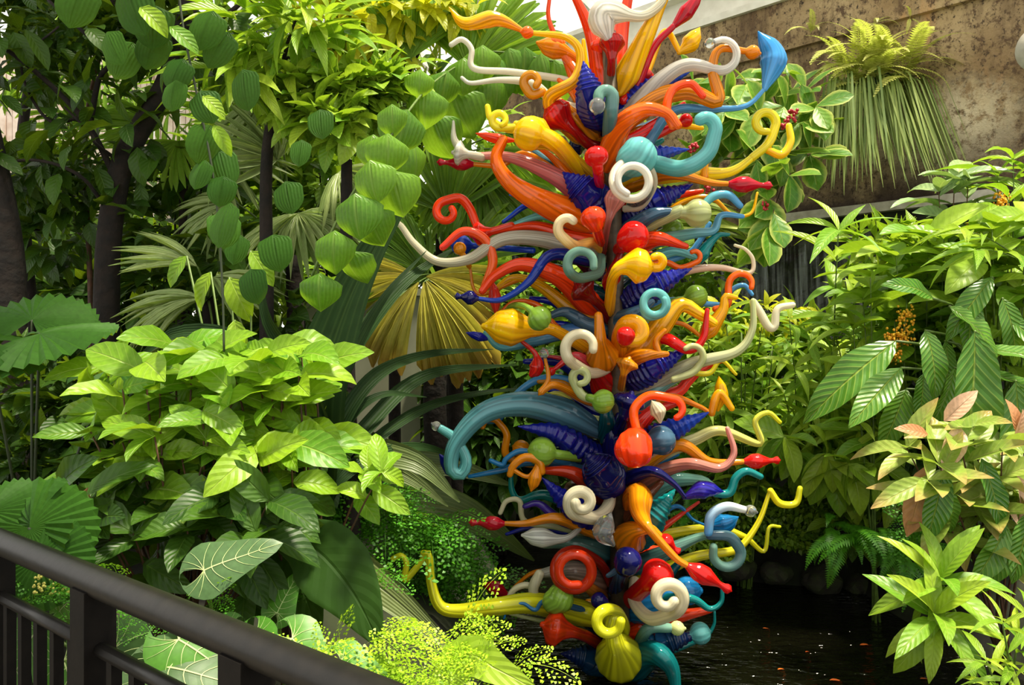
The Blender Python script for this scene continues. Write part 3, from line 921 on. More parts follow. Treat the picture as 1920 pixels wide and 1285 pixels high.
 ('H', 'pale', 'pale', [(1080, 1180), (1020, 1166), (956, 1152)], 9, -.1),
 ('E', 'dred', 'redor', [(1128, 1212), (1090, 1190), (1018, 1172)], 33, -.3),
 ('H', 'navy', 'slate', [(1150, 1110), (1164, 1070), (1140, 1080)], 16, -.2),
 ('H', 'dteal', 'navy', [(1140, 1180), (1090, 1150), (1058, 1140)], 28, -.05),
 ('S', 'dteal', 'navy', [(1140, 1250), (1095, 1232), (1052, 1226)], 24, -.1),
 ('T', 'lime', 'lime', [(1160, 1205), (1172, 1180), (1164, 1158)], 10, -.6, (-.95, 23, 22)),
 ('G', 'lime', 'lime', [(1166, 1256), (1158, 1225), (1148, 1180), (1150, 1160)], 42, -.45),
 # ---------------- lower right
 ('S', 'navy', 'blue', [(1186, 848), (1250, 812), (1328, 774)], 25, -.05),
 ('H', 'orange', 'amber', [(1180, 780), (1250, 745), (1310, 762), (1336, 778)], 12, .0),
 ('T', 'amber', 'yellow', [(1334, 776), (1342, 746), (1352, 738), (1372, 766)], 8, .0, None, None, True),
 ('L', 'yellow', 'yellow', [(1346, 770), (1352, 740), (1348, 706)], 14, .05, None, None, True),
 ('H', 'red', 'coral', [(1180, 810), (1225, 772), (1280, 752)], 20, .05),
 ('L', 'cream', 'cream', [(1238, 792), (1234, 772), (1222, 752)], 15, -.2, None, None, True),
 ('T', 'orange', 'redor', [(1205, 830), (1192, 800), (1190, 766), (1218, 742), (1262, 748)], 8, -.4, (.42, 22, 16), None, True),
 ('H', 'amber', 'amber', [(1190, 880), (1270, 834), (1330, 866), (1396, 866)], 19, -.05, None, ('bud', 'red', 14, 66)),
 ('H', 'brown', 'pink', [(1180, 930), (1225, 892), (1290, 870), (1350, 878), (1376, 850), (1364, 804)], 16, -.2),
 ('H', 'grey', 'lime', [(1220, 860), (1300, 826), (1350, 808), (1424, 832), (1416, 790), (1440, 774), (1462, 792)], 16, .15),
 ('H', 'navy', 'navy', [(1160, 905), (1220, 884), (1260, 905), (1284, 932)], 14, -.25),
 ('L', 'violet', 'cobalt', [(1282, 934), (1320, 918), (1356, 922)], 17, -.2, None, None, True),
 ('T', 'teal', 'teal', [(1340, 926), (1368, 924), (1380, 896), (1400, 884), (1426, 894)], 8, -.1, None, None, True),
 ('H', 'teal', 'sea', [(1176, 965), (1240, 908), (1310, 900), (1340, 916)], 26, .05),
 ('H', 'azure', 'azure', [(1170, 905), (1230, 868), (1270, 852)], 18, .1),
 ('H', 'brown', 'brown', [(1165, 990), (1205, 940), (1240, 905)], 20, -.1),
 ('S', 'dteal', 'teal', [(1196, 1005), (1226, 968), (1266, 918)], 27, -.2),
 ('H', 'redor', 'coral', [(1180, 1040), (1250, 985), (1310, 942)], 10, .05),
 ('G', 'amber', 'amber', [(1176, 955), (1188, 930), (1200, 930), (1206, 975), (1262, 1042), (1290, 1062)], 22, -.45, None, ('bud', 'red', 16, 84)),
 ('G', 'amber', 'amber', [(1172, 1028), (1188, 1000), (1216, 992), (1236, 1006)], 30, -.3, None, ('bud', 'red', 14, 46)),
 ('H', 'dteal', 'sea', [(1180, 1070), (1250, 1035), (1310, 1008), (1345, 1004)], 20, -.05),
 ('T', 'slate', 'sea', [(1330, 1004), (1366, 1006), (1382, 1022)], 10, -.15, (.68, 22, 28), None, True),
 ('T', 'sky', 'clear', [(1328, 1000), (1334, 966), (1362, 950), (1396, 956)], 9, -.2, None, ('ball', 'clear', 11), True),
 ('H', 'azure', 'azure', [(1200, 1000), (1265, 950), (1300, 975), (1325, 986)], 8, .05),
 ('L', 'azure', 'azure', [(1326, 988), (1360, 982), (1384, 970)], 20, .05, None, None, True),
 ('H', 'lime', 'lemon', [(1200, 1090), (1300, 1046), (1370, 1034), (1396, 1018), (1424, 976), (1444, 920)], 14, .1),
 ('T', 'lemon', 'lime', [(1444, 920), (1462, 944), (1492, 944), (1500, 916)], 7, .1, None, None, True),
 ('H', 'lemon', 'lime', [(1260, 1000), (1340, 990), (1395, 1006), (1432, 1034), (1442, 990), (1462, 988)], 11, .15),
 ('H', 'teal', 'dteal', [(1180, 1120), (1240, 1090), (1270, 1060)], 26, .05),
 ('H', 'azure', 'azure', [(1190, 1150), (1250, 1120), (1310, 1108)], 32, -.05),
 ('H', 'teal', 'teal', [(1190, 1130), (1290, 1122), (1330, 1142), (1352, 1130), (1354, 1102)], 12, -.2),
 ('H', 'redor', 'redor', [(1180, 1190), (1250, 1162), (1330, 1144)], 24, .05),
 ('T', 'cream', 'cream', [(1190, 1090), (1190, 1130), (1220, 1160), (1256, 1152)], 12, -.5, (-1.15, 32, 15)),
 ('H', 'dteal', 'teal', [(1176, 1262), (1220, 1225), (1256, 1248), (1270, 1300)], 30, -.3),
 ('S', 'dteal', 'navy', [(1195, 1240), (1250, 1205), (1312, 1190)], 24, -.1),
 ('T', 'dteal', 'sea', [(1190, 1225), (1215, 1180), (1256, 1178)], 11, -.25, None, ('ball', 'pale', 13)),
 ('H', 'teal', 'teal', [(1260, 1220), (1320, 1195), (1338, 1174), (1340, 1148)], 9, .0),
]
for row in TOWER:
    row = list(row) + [None] * (9 - len(row))
    piece(row[0], row[1], row[2], row[3], row[4], row[5], row[6], row[7], bool(row[8]))
BALLS = [
 ('red', 1118, 294, 20, -.5, [(1126, 360)], 9), ('redor', 1112, 408, 21, -.5, [(1128, 462)], 9), ('red', 1190, 442, 26, -.4, [(1158, 470)], 12),
 ('aqua', 1198, 292, 33, -.35, [(1150, 330)], 12), ('pale', 1308, 400, 26, -.1, [(1200, 430), (1270, 398)], 12), ('yellow', 992, 254, 30, -.3, [(1090, 320), (1030, 260)], 15),
 ('green', 1262, 430, 20, .1, [(1170, 470)], 10), ('red', 1286, 226, 13, .05, [(1200, 270)], 8), ('blue', 865, 460, 20, .1, [(1000, 470), (900, 462)], 6),
 ('gold', 862, 466, 12, -.05, [(880, 500)], 5), ('green', 1011, 598, 22, -.35, [(950, 586), (962, 574), (990, 578)], 6), ('green', 1305, 556, 22, .05, [(1190, 600), (1260, 566)], 6),
 ('green', 1131, 753, 21, -.4, [(1076, 720), (1090, 742)], 7), ('green', 1016, 848, 27, -.15, [(1110, 862)], 9), ('amber', 977, 842, 17, .05, [(1060, 870)], 6),
 ('redor', 1187, 846, 31, -.55, [(1200, 800)], 8), ('slate', 1240, 826, 27, -.15, [(1180, 850)], 12), ('green', 1050, 1122, 25, -.3, [(1004, 1144), (1022, 1138)], 6),
 ('red', 1234, 1078, 28, -.4, [(1180, 1125)], 16), ('navy', 1178, 1050, 23, -.5, [(1164, 1080)], 10), ('aqua', 1313, 1188, 20, -.1, [(1200, 1215)], 8),
 ('azure', 1288, 1108, 26, -.05, [(1200, 1140)], 16), ('red', 1174, 628, 15, -.6, [(1166, 650)], 8), ('navy', 1122, 1126, 14, -.4, [(1150, 1140)], 9),
 ('orange', 1042, 84, 19, .1, [(1110, 170)], 8),
]
for b in BALLS:
    ball(b[0], b[1], b[2], b[3], b[4], b[5], b[6], ribs=b[0] not in ('navy', 'red'))
# short fat elements that fill the heart of the tower, pointing back, left and right
random.seed(3)
fill = ['navy', 'dteal', 'cobalt', 'dred', 'gold', 'slate', 'teal', 'redor', 'amber', 'brown', 'navy', 'azure']
for i in range(44):
    y = 230 + i * 23.2
    sg = 1 if i % 2 else -1
    L = random.uniform(60, 105)
    ax = 1150 + (y - 600) * .018
    piece(random.choice('HHEL'), fill[(i * 5) % 12], fill[(i * 5 + 3) % 12] if i % 3 == 0 else fill[(i * 5) % 12], [(ax, y + 20), (ax + sg * L * .5, y - 6), (ax + sg * L, y - random.uniform(0, 45))], random.uniform(17, 25), random.uniform(.15, .45))

# ================================================================== LEAVES AND PLANT BUILDERS
def leaf_mesh(name, mat, wr=.45, prof='ell', droop=.6, fold=.15, nl=6, nw=2, wave=0.0, pet=0.06, twist=0.0, pleat=0, curl=0.0, notch=0):
    """one leaf of unit length along +Y, upper side +Z; wr = width / length"""
    V, U, Fc = [], [], []
    y = z = 0.0; a = .0
    nwf = nw * 2
    for i in range(nl + 1):
        s = i / nl
        if prof == 'ell': w = max(0, math.sin(math.pi * (s ** .85))) ** .8
        elif prof == 'ovate': w = max(0, math.sin(math.pi * (s ** .62))) ** .75 if s > .0 else .0
        elif prof == 'obov': w = max(0, math.sin(math.pi * (s ** 1.35))) ** .7
        elif prof == 'lance': w = max(0, math.sin(math.pi * (s ** .75))) ** 1.05
        elif prof == 'shield': w = min(1, s / .16) ** .5 * (1 - .12 * s) * (1 if s < .55 else max(0.0, math.cos((s - .55) / .45 * math.pi / 2)) ** .62) if s < .93 else max(0, (1 - s)) * 1.6
        elif prof == 'strap': w = min(1, .35 + s * 2.2) * min(1, (1 - s) * 2.4) ** .8
        elif prof == 'wedge': w = .12 + .88 * s ** .7 if s < .86 else max(.0, (1 - s) / .14) ** .6 * .92
        elif prof == 'blunt': w = (max(0, math.sin(math.pi * min(1, s * .56 + .02))) ** .75) * (1 if s < .86 else max(0.03, (1 - s) / .14) ** .5)
        else: w = 1
        if s < pet: w = min(w, .07)
        hw = wr * .5 * max(w, .035 if s > 0 else .03)
        if notch and .3 < s < .95: hw *= 1 + .08 * (1 if i % 2 else -1)
        if i:
            a -= droop / nl * (1.0 if s > .12 else .3)
            y += math.cos(a) / nl; z += math.sin(a) / nl
        ny, nz = -math.sin(a), math.cos(a)
        for k in range(-nw, nw + 1):
            t = k / nw
            off = fold * abs(t) * hw * 2 - curl * t * t * hw + wave * hw * math.sin(s * 15 + (2.2 if k > 0 else 0)) * abs(t)
            if pleat: off += pleat * hw * (1 if k % 2 else -1)
            tx = twist * s
            x0, o0 = t * hw * math.cos(tx) - off * math.sin(tx), t * hw * math.sin(tx) + off * math.cos(tx)
            V.append((x0, y + ny * o0, z + nz * o0)); U.append((.5 + .5 * t, s))
    m = nwf + 1
    for i in range(nl):
        for k in range(nwf):
            q = i * m + k
            Fc.append((q, q + 1, q + m + 1, q + m))
    return mesh_from(name, V, Fc, mat, uvs=U)


def variants(name, mat, n=4, **kw):
    out = []
    d0 = kw.pop('droop', .6); f0 = kw.pop('fold', .15); w0 = kw.pop('wr', .45)
    for i in range(n):
        out.append(leaf_mesh(name, mat, wr=w0 * random.uniform(.85, 1.15), droop=d0 * random.uniform(.5, 1.5), fold=f0 * random.uniform(.5, 1.6), twist=random.uniform(-.35, .35), **kw))
    return out


def frame(dirv, up, roll=0.0):
    Y = Vector(dirv).normalized()
    Z = Vector(up) - Y * Vector(up).dot(Y)
    if Z.length < 1e-4: Z = Y.orthogonal()
    Z.normalize(); X = Y.cross(Z)
    R = Matrix((X, Y, Z)).transposed()
    return (R @ Matrix.Rotation(roll, 3, 'Y')).to_4x4()


def put(name, mesh, parent, pos, dirv, up, size, roll=0.0):
    o = bpy.data.objects.new(name, mesh)
    o.parent = parent
    o.matrix_local = Matrix.Translation(Vector(pos) - wloc(parent)) @ frame(dirv, up, roll) @ Matrix.Scale(size, 4)
    COL.objects.link(o)
    return o


def pick(ms): return ms[random.randrange(len(ms))]


def bez(p0, p1, p2, t):
    return p0 * (1 - t) ** 2 + p1 * (2 * t * (1 - t)) + p2 * t * t


def rnd(a): return random.uniform(-a, a)


FACE = Vector((0, -.45, 1))      # leaves turn up and a little towards the open side of the bed


def branchy(root, base, tips, meshes, size, n=7, t0=.45, stem=None, sr=.006, ang=(75, 30), rise=.25, term=3, face=FACE, jit=.35, droop=0.0, style='spiral', szv=.25, leaf='leaf', sname='stem'):
    """stems from base to each tip, with leaves of their own along them"""
    base = Vector(base)
    for tip in tips:
        tip = Vector(tip)
        b = base + Vector((rnd(.06), rnd(.06), 0))
        mid = b.lerp(tip, .5); L = (tip - b).length
        mid = mid + Vector((rnd(.05), rnd(.05), rise * L * .5))
        pts = [bez(b, mid, tip, t) for t in np.linspace(0, 1, 8)]
        if stem: Geo().tube(pts, [sr * (1 - .65 * t) for t in np.linspace(0, 1, 8)], 5).build(sname, stem, root)
        az = random.uniform(0, 6.28)
        for i in range(n + term):
            if i < n:
                t = t0 + (1 - t0) * (i + .5) / n; an = ang[0] + (ang[1] - ang[0]) * (t - t0) / (1 - t0)
            else:
                t = 1.0; an = ang[1] + 15 + rnd(12)
            p = bez(b, mid, tip, t); T = (bez(b, mid, tip, min(1, t + .02)) - bez(b, mid, tip, t - .02)).normalized()
            if style == 'spiral': az += 2.4
            elif style == 'pair': az += math.pi if i % 2 else math.pi + 1.5708
            N = T.orthogonal().normalized(); B = T.cross(N)
            if style == 'flat':
                N = T.cross(Vector((0, 0, 1))); N = N.normalized() if N.length > .05 else Vector((1, 0, 0)); B = T.cross(N); az = (math.pi if i % 2 else 0) + rnd(.3)
            R = N * math.cos(az) + B * math.sin(az)
            a = math.radians(an + rnd(8))
            d = T * math.cos(a) + R * math.sin(a) + Vector((0, 0, -droop))
            up = face + Vector((rnd(jit), rnd(jit), rnd(jit)))
            put(leaf, pick(meshes), root, p, d, up, size * random.uniform(1 - szv, 1 + szv), rnd(.25))


def scatter(root, center, rad, n, meshes, size, out=.6, droop=.2, seed_dir=Vector((0, -.4, .6)), shell=.55, leaf='leaf', face=FACE, szv=.3):
    """leaves spread through an ellipsoid, each an object of its own"""
    c = Vector(center)
    for i in range(n):
        v = Vector((random.gauss(0, 1), random.gauss(0, 1), random.gauss(0, 1))).normalized()
        if v.y > .55: v.y *= -1
        p = Vector((v.x * rad[0], v.y * rad[1], v.z * rad[2])) * random.uniform(shell, 1)
        d = v * out + seed_dir * .5 + Vector((rnd(.5), rnd(.5), rnd(.4) - droop))
        put(leaf, pick(meshes), root, c + p, d, face + Vector((rnd(.4), rnd(.4), rnd(.2))), size * random.uniform(1 - szv, 1 + szv), rnd(.4))


def mass(root, name, center, rad, n, size, mat, wr=.4, droop=.25, seg=3, jit=1.0, shell=.35):
    """uncountable foliage: n small folded leaves joined into one part"""
    rs = np.random.RandomState(random.randrange(1 << 30))
    v = rs.normal(size=(n, 3)); v /= np.linalg.norm(v, axis=1)[:, None]
    p = v * np.array(rad) * rs.uniform(shell, 1, (n, 1)) + np.array(center)
    d = v * .6 + np.array([0, -.2, .25]) + rs.normal(size=(n, 3)) * .45 * jit; d[:, 2] -= droop
    d /= np.linalg.norm(d, axis=1)[:, None]
    up = np.array([0, -.45, 1.0]) + rs.normal(size=(n, 3)) * .35
    x = np.cross(d, up); x /= np.linalg.norm(x, axis=1)[:, None]; z = np.cross(x, d)
    s = size * rs.uniform(.6, 1.3, (n, 1))
    w = s * wr * .5
    # points: base, left/right at .45, mid ridge, tip (bent down)
    P0 = p; PM = p + d * s * .45 - z * s * .03; PL = p + d * s * .42 - x * w + z * w * .25; PR = p + d * s * .42 + x * w + z * w * .25; PT = p + d * s * .98 - z * s * .16
    V = np.stack([P0, PL, PM, PR, PT], 1).reshape(-1, 3) - np.array(wloc(root))
    b = (np.arange(n) * 5)[:, None]
    Fa = np.concatenate([b + np.array([[0, 2, 1]]), b + np.array([[0, 3, 2]]), b + np.array([[1, 2, 4]]), b + np.array([[2, 3, 4]])])
    me = bpy.data.meshes.new(name)
    me.vertices.add(len(V)); me.vertices.foreach_set('co', V.astype(np.float32).ravel())
    me.loops.add(Fa.size); me.loops.foreach_set('vertex_index', Fa.astype(np.int32).ravel())
    me.polygons.add(len(Fa)); me.polygons.foreach_set('loop_start', np.arange(0, Fa.size, 3, dtype=np.int32))
    me.polygons.foreach_set('use_smooth', np.ones(len(Fa), dtype=bool))
    uv = np.tile(np.array([[.5, 0], [0, .45], [.5, .45], [1, .45], [.5, 1]]), (n, 1))
    ul = me.uv_layers.new(name='UVMap'); ul.data.foreach_set('uv', uv[Fa.ravel()].astype(np.float32).ravel())
    me.materials.append(mat); me.update(calc_edges=True)
    o = link(name, me, root); o['kind'] = 'stuff'
    return o


def fan_leaf(root, base, hub, dirv, up, R, n, spread, meshes, stem, sr=.008, droop=0.0, jit=.05, cup=.25):
    """palm fan: petiole (the frond) and its leaflets as sub-parts"""
    hub = Vector(hub); base = Vector(base)
    mid = base.lerp(hub, .6) + Vector((0, 0, .12 * (hub - base).length))
    fr = Geo().tube([bez(base, mid, hub, t) for t in np.linspace(0, 1, 9)], [sr * (1 - .4 * t) for t in np.linspace(0, 1, 9)], 6).build('frond', stem, root)
    Y = Vector(dirv).normalized(); Z = Vector(up) - Y * Vector(up).dot(Y); Z.normalize(); X = Y.cross(Z)
    for i in range(n):
        a = (i / (n - 1) - .5) * spread + rnd(jit)
        d = Y * math.cos(a) + X * math.sin(a) + Z * cup * (.3 + abs(math.sin(a)) * .4) + Vector((0, 0, -droop))
        put('leaflet', pick(meshes), fr, hub, d, Z, R * (1 - .12 * abs(i / (n - 1) - .5)) * random.uniform(.93, 1.05))
    return fr


def strap(root, pts, w, mat, name='leaf', nl=22, fold=.25, nw=2, up=Vector((0, -1, .45)), tipw=.0, basew=.25, pleat=0.0):
    """long arching blade through given points"""
    c = catmull(pts, nl + 1); V, U, Fc = [], [], []
    off = wloc(root)
    for i in range(nl + 1):
        s = i / nl
        T = Vector(c[min(i + 1, nl)] - c[max(i - 1, 0)]).normalized()
        X = T.cross(up); X = X.normalized(); Z = X.cross(T)
        ww = w * .5 * max(.04, min(1, basew + s * 2.4) * min(1, (1 - s) * 2.0 + tipw) ** .75)
        for k in range(-nw, nw + 1):
            t = k / nw
            z = fold * abs(t) * ww + (pleat * ww * (1 if k % 2 else -1) if pleat else 0)
            V.append(Vector(c[i]) + X * t * ww + Z * z - off); U.append((.5 + .5 * t, s))
    m = 2 * nw + 1
    for i in range(nl):
        for k in range(2 * nw):
            q = i * m + k; Fc.append((q, q + 1, q + m + 1, q + m))
    return link(name, mesh_from(name, V, Fc, mat, uvs=U), root)


def fern_mesh(name, mat, n=22, L=1.0, pw=.30, droop=1.2, kind='pinnate', seed=0):
    """one frond of unit length: rachis with its small pinnae"""
    rr = random.Random(seed); V, U, Fc = [], [], []

    def quad(p, d, zz, l, w, fan=False):
        d = d.normalized(); x = d.cross(zz); x = x.normalized() if x.length > 1e-5 else Vector((1, 0, 0)); z = x.cross(d)
        b = len(V)
        if fan:
            V.extend([p, p + d * l * .75 - x * w, p + d * l + z * l * .05, p + d * l * .75 + x * w])
            U.extend([(.5, 0), (0.3, .8), (.6, .9), (.7, .8)])
            Fc.extend([(b, b + 2, b + 1), (b, b + 3, b + 2)])
        else:
            V.extend([p - x * w * .3, p + d * l * .4 - x * w - z * l * .04, p + d * l - z * l * .14, p + d * l * .4 + x * w - z * l * .04, p + x * w * .3])
            U.extend([(.4, 0), (0.2, .4), (.5, 1), (.8, .4), (.6, 0)])
            Fc.extend([(b, b + 4, b + 3, b + 1), (b + 1, b + 3, b + 2)])
    a = .35; p = Vector((0, 0, 0)); step = 1.0 / n; prev = None
    for i in range(n + 1):
        s = i / n
        T = Vector((0, math.cos(a), math.sin(a)))
        nrm = Vector((0, -math.sin(a), math.cos(a)))
        if prev is not None:
            b = len(V); w = .006 * (1.2 - s)
            V.extend([prev - Vector((w, 0, 0)), prev + Vector((w, 0, 0)), p + Vector((w * .9, 0, 0)), p - Vector((w * .9, 0, 0))])
            U.extend([(.5, 0)] * 4); Fc.append((b, b + 1, b + 2, b + 3))
        if s > .12:
            for sg in (-1, 1):
                if kind == 'pinnate':
                    l = pw * math.sin(math.pi * min(.97, s ** .7 * .9 + .08)) * rr.uniform(.85, 1.1)
                    quad(p, Vector((sg, .35, -.15)) + T * .25, nrm, l, step * .48)
                else:        # maidenhair: side stalks with fan-shaped leaflets
                    l = pw * (1 - s) ** .6 * rr.uniform(.8, 1.15); m = max(2, int(l / .055))
                    d = (Vector((sg, 0, 0)) + T * rr.uniform(.5, .9) + Vector((0, 0, -.25))).normalized()
                    for k in range(1, m + 1):
                        q = p + d * l * k / m + Vector((0, 0, -.25 * (l * k / m) ** 2))
                        sd = Vector((rr.uniform(-.3, .3), rr.uniform(.2, .9), rr.uniform(-.5, .1))) + d * .4
                        quad(q + Vector((rr.uniform(-.01, .01),) * 3), sd, nrm + Vector((rr.uniform(-.4, .4), rr.uniform(-.6, .1), 0)), .052 * rr.uniform(.7, 1.2), .026, True)
        prev = p.copy()
        p = p + T * step * L
        a -= droop / n
    return mesh_from(name, V, Fc, mat, uvs=U)


# heart-shaped leaf with raised pale veins
def heart_parts(mat, vmat, bend=.5):
    V, U, Fc = [], [], []
    hw = lambda y: 0 if y <= -.32 or y >= 1 else (.40 * math.sqrt(max(0, 1 - ((y - .06) / .38) ** 2)) if y < .06 else .40 * (max(0, 1 - (y - .06) / .94)) ** .62 * (1 - .12 * math.sin((y - .06) / .94 * math.pi)))
    def zf(x, y): return -bend * .35 * (y * abs(y)) - .35 * x * x + .05 * abs(x) + .012 * math.sin(9 * y + 7 * abs(x))
    ys = [-.32, -.30, -.25, -.18, -.08, .02, .12, .24, .36, .5, .64, .78, .9, 1.0]
    nw = 4
    for y in ys:
        w = max(hw(y), .004)
        inner = 0.0
        if y < 0: inner = min(.6 * w, .10 * math.sqrt(-y / .32) + .02 * (-y / .32))
        for sg in (-1, 1):
            for k in range(nw + 1):
                x = sg * (inner + (w - inner) * k / nw)
                V.append((x, y, zf(x, y))); U.append((.5 + x, (y + .35) / 1.4))
    m = 2 * (nw + 1)
    for i in range(len(ys) - 1):
        for sg in (0, 1):
            for k in range(nw):
                q = i * m + sg * (nw + 1) + k
                Fc.append((q, q + m, q + m + 1, q + 1) if sg else (q, q + 1, q + m + 1, q + m))
    leaf = mesh_from('leaf', V, Fc, mat, uvs=U)
    g = Geo()
    def vein(pts, w):
        for i, (x, y) in enumerate(pts):
            t = i / (len(pts) - 1); a = pts[min(i + 1, len(pts) - 1)]; b = pts[max(i - 1, 0)]
            T = Vector((a[0] - b[0], a[1] - b[1], 0)).normalized(); X = Vector((T.y, -T.x, 0)) * w * (1 - .75 * t)
            z = zf(x, y) + .006
            n = len(g.v)
            g.v.extend([Vector((x, y, z)) + X, Vector((x, y, z + .004)), Vector((x, y, z)) - X])
            if i:
                g.f.extend([(n - 3, n - 2, n + 1, n), (n - 2, n - 1, n + 2, n + 1)])
    vein([(0, y) for y in np.linspace(0, .97, 9)], .009)
    for sg in (-1, 1):
        for y0, y1 in ((0, .13), (.10, .30), (.24, .46), (.4, .62), (.56, .76), (.7, .87)):
            w = hw(y1) * .93
            vein([(sg * w * t, y0 + (y1 - y0) * t ** 1.7) for t in np.linspace(0, 1, 6)], .0048)
        for an, l in ((98, .34), (122, .35), (140, .30)):
            a = math.radians(an)
            vein([(sg * l * t * math.sin(a + .25 * t), l * t * math.cos(a + .25 * t)) for t in np.linspace(0, 1, 5)], .005)
    veins = mesh_from('veins', g.v, g.f, vmat)
    return leaf, veins


def round_fan_mesh(name, mat, n=26, spread=5.2, depth=.03, cup=.25, notch=.03):
    """undivided pleated fan leaf with a toothed rim, unit radius, hub at the origin, facing +Z"""
    V, U, Fc = [], [], []
    m = n * 2; rs = [.0, .35, .7, .93, 1.0]
    for j, r in enumerate(rs):
        for i in range(m + 1):
            a = (i / m - .5) * spread
            rr = r * (1 - .10 * abs(i / m - .5))
            if j == 4: rr *= 1 + (notch if i % 2 else -notch * .6)
            z = depth * r * (1 if i % 2 else -1) * 1.2 - cup * r * r * (.5 + .5 * abs(math.sin(a * .5)))
            V.append((rr * math.sin(a), rr * math.cos(a), z)); U.append((i / m, r))
    for j in range(4):
        for i in range(m):
            q = j * (m + 1) + i; Fc.append((q, q + 1, q + m + 2, q + m + 1))
    return mesh_from(name, V, Fc, mat, uvs=U, smooth=False)


# ------------------------------------------------------------------ leaf materials
L_ = leaf_mat
M['l_lime'] = L_('bright_green_leaf', (92, 144, 26), (142, 176, 34), (176, 198, 92), 7, .5, .07, trans=.42)
M['l_mid'] = L_('mid_green_leaf', (80, 124, 26), (124, 158, 36), (156, 178, 78), 8, .5, .07)
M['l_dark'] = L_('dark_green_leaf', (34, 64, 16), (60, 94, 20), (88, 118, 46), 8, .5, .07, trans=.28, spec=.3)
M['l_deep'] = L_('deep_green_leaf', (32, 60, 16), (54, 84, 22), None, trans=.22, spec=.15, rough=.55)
M['l_shingle'] = L_('shingle_vine_leaf', (84, 134, 32), (112, 158, 40), (140, 176, 76), pleat=6, vw=.12, trans=.4)
M['l_round'] = L_('round_vine_leaf', (34, 74, 20), (58, 100, 26), None, trans=.3, pleat=5, spec=.15, rough=.6)
M['l_yellow'] = L_('yellow_leaf', (172, 184, 30), (208, 206, 46), (160, 160, 40), 8, .4, .06, trans=.5, tcol=(226, 222, 40))
M['l_lance'] = L_('long_green_leaf', (106, 156, 32), (162, 186, 48), (192, 208, 100), 11, .5, .06, trans=.38)
M['l_margin'] = L_('pale_edged_leaf', (74, 130, 36), (108, 150, 44), (160, 180, 80), 5, .6, .07, margin=(206, 208, 106), trans=.35)
M['l_shrub'] = L_('glossy_shrub_leaf', (94, 142, 30), (154, 180, 48), (174, 196, 88), 9, .4, .06, trans=.33)
M['l_big'] = L_('big_ribbed_leaf', (54, 104, 26), (86, 132, 36), (176, 196, 90), 13, .35, .12, rough=.3, bump=1.0, trans=.22)
M['l_grey'] = L_('grey_green_leaf', (110, 140, 92), (138, 162, 104), (190, 196, 130), 8, .4, .06, trans=.2)
M['l_bronze'] = L_('bronze_leaf', (176, 112, 70), (206, 150, 106), (226, 178, 130), 8, .4, .05, trans=.3, tcol=(230, 130, 60))
M['l_redtip'] = L_('red_tinted_leaf', (130, 156, 62), (150, 168, 76), (200, 190, 120), 8, .4, .05, trans=.33, tip=(186, 146, 92))
M['l_pink'] = L_('pale_pink_leaf', (214, 170, 140), (228, 190, 160), (190, 150, 120), 8, .4, .05, trans=.3, tcol=(230, 160, 110))
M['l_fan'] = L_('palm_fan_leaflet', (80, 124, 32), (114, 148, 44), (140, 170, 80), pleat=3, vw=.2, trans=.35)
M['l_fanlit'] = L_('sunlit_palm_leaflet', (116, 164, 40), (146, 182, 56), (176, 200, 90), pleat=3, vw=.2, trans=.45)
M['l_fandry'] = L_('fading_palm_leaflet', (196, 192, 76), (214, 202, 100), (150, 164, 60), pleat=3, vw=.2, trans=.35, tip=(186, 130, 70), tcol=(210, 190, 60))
M['l_fangrey'] = L_('greyish_palm_leaflet', (126, 150, 84), (152, 168, 104), (190, 196, 140), pleat=3, vw=.2, trans=.25)
M['l_pleat'] = L_('pleated_grey_green_blade', (74, 94, 46), (98, 112, 60), (126, 134, 84), pleat=5, vw=.25, trans=.2)
M['l_strap'] = L_('dark_strap_blade', (18, 38, 14), (30, 54, 22), (54, 76, 36), pleat=3, vw=.2, rough=.55, trans=.05, spec=.12)
M['l_philo'] = L_('velvety_heart_leaf', (58, 88, 46), (66, 96, 52), None, bump=.1, trans=.15)
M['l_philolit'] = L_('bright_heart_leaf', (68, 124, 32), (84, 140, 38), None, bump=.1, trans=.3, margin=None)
M['vein'] = solid('pale_leaf_vein', (176, 192, 126), .5)
M['l_licuala'] = L_('pleated_fan_leaf', (38, 76, 18), (48, 88, 22), None, trans=.25, bump=.1, rough=.6, spec=.15)
M['l_fern'] = L_('fern_leaflet', (60, 128, 28), (92, 160, 40), None, trans=.4, bump=0)
M['l_fernlit'] = L_('bright_fern_leaflet', (150, 196, 40), (190, 218, 60), None, trans=.45, bump=0)
M['l_ferndark'] = L_('dark_fern_leaflet', (60, 124, 26), (90, 156, 34), None, trans=.4, bump=0)
M['l_fernpale'] = L_('pale_fern_leaflet', (190, 194, 92), (212, 208, 120), None, trans=.4, bump=0)
M['l_grass'] = L_('hanging_grass_blade', (96, 126, 66), (150, 168, 88), (190, 190, 120), pleat=1, vw=.3, trans=.25)
M['l_stripe'] = L_('striped_blade', (150, 176, 60), (196, 204, 90), (84, 120, 40), pleat=2, vw=.3, trans=.35)
M['l_moss'] = L_('moss_tuft_leaf', (96, 136, 34), (140, 170, 46), None, trans=.3, bump=0)
M['l_brown'] = L_('dry_brown_leaf', (150, 96, 70), (176, 120, 88), None, trans=.2, tcol=(180, 110, 60))
M['l_fallen'] = L_('fallen_orange_leaf', (196, 84, 30), (214, 110, 40), None, trans=.1, tcol=(200, 90, 30))

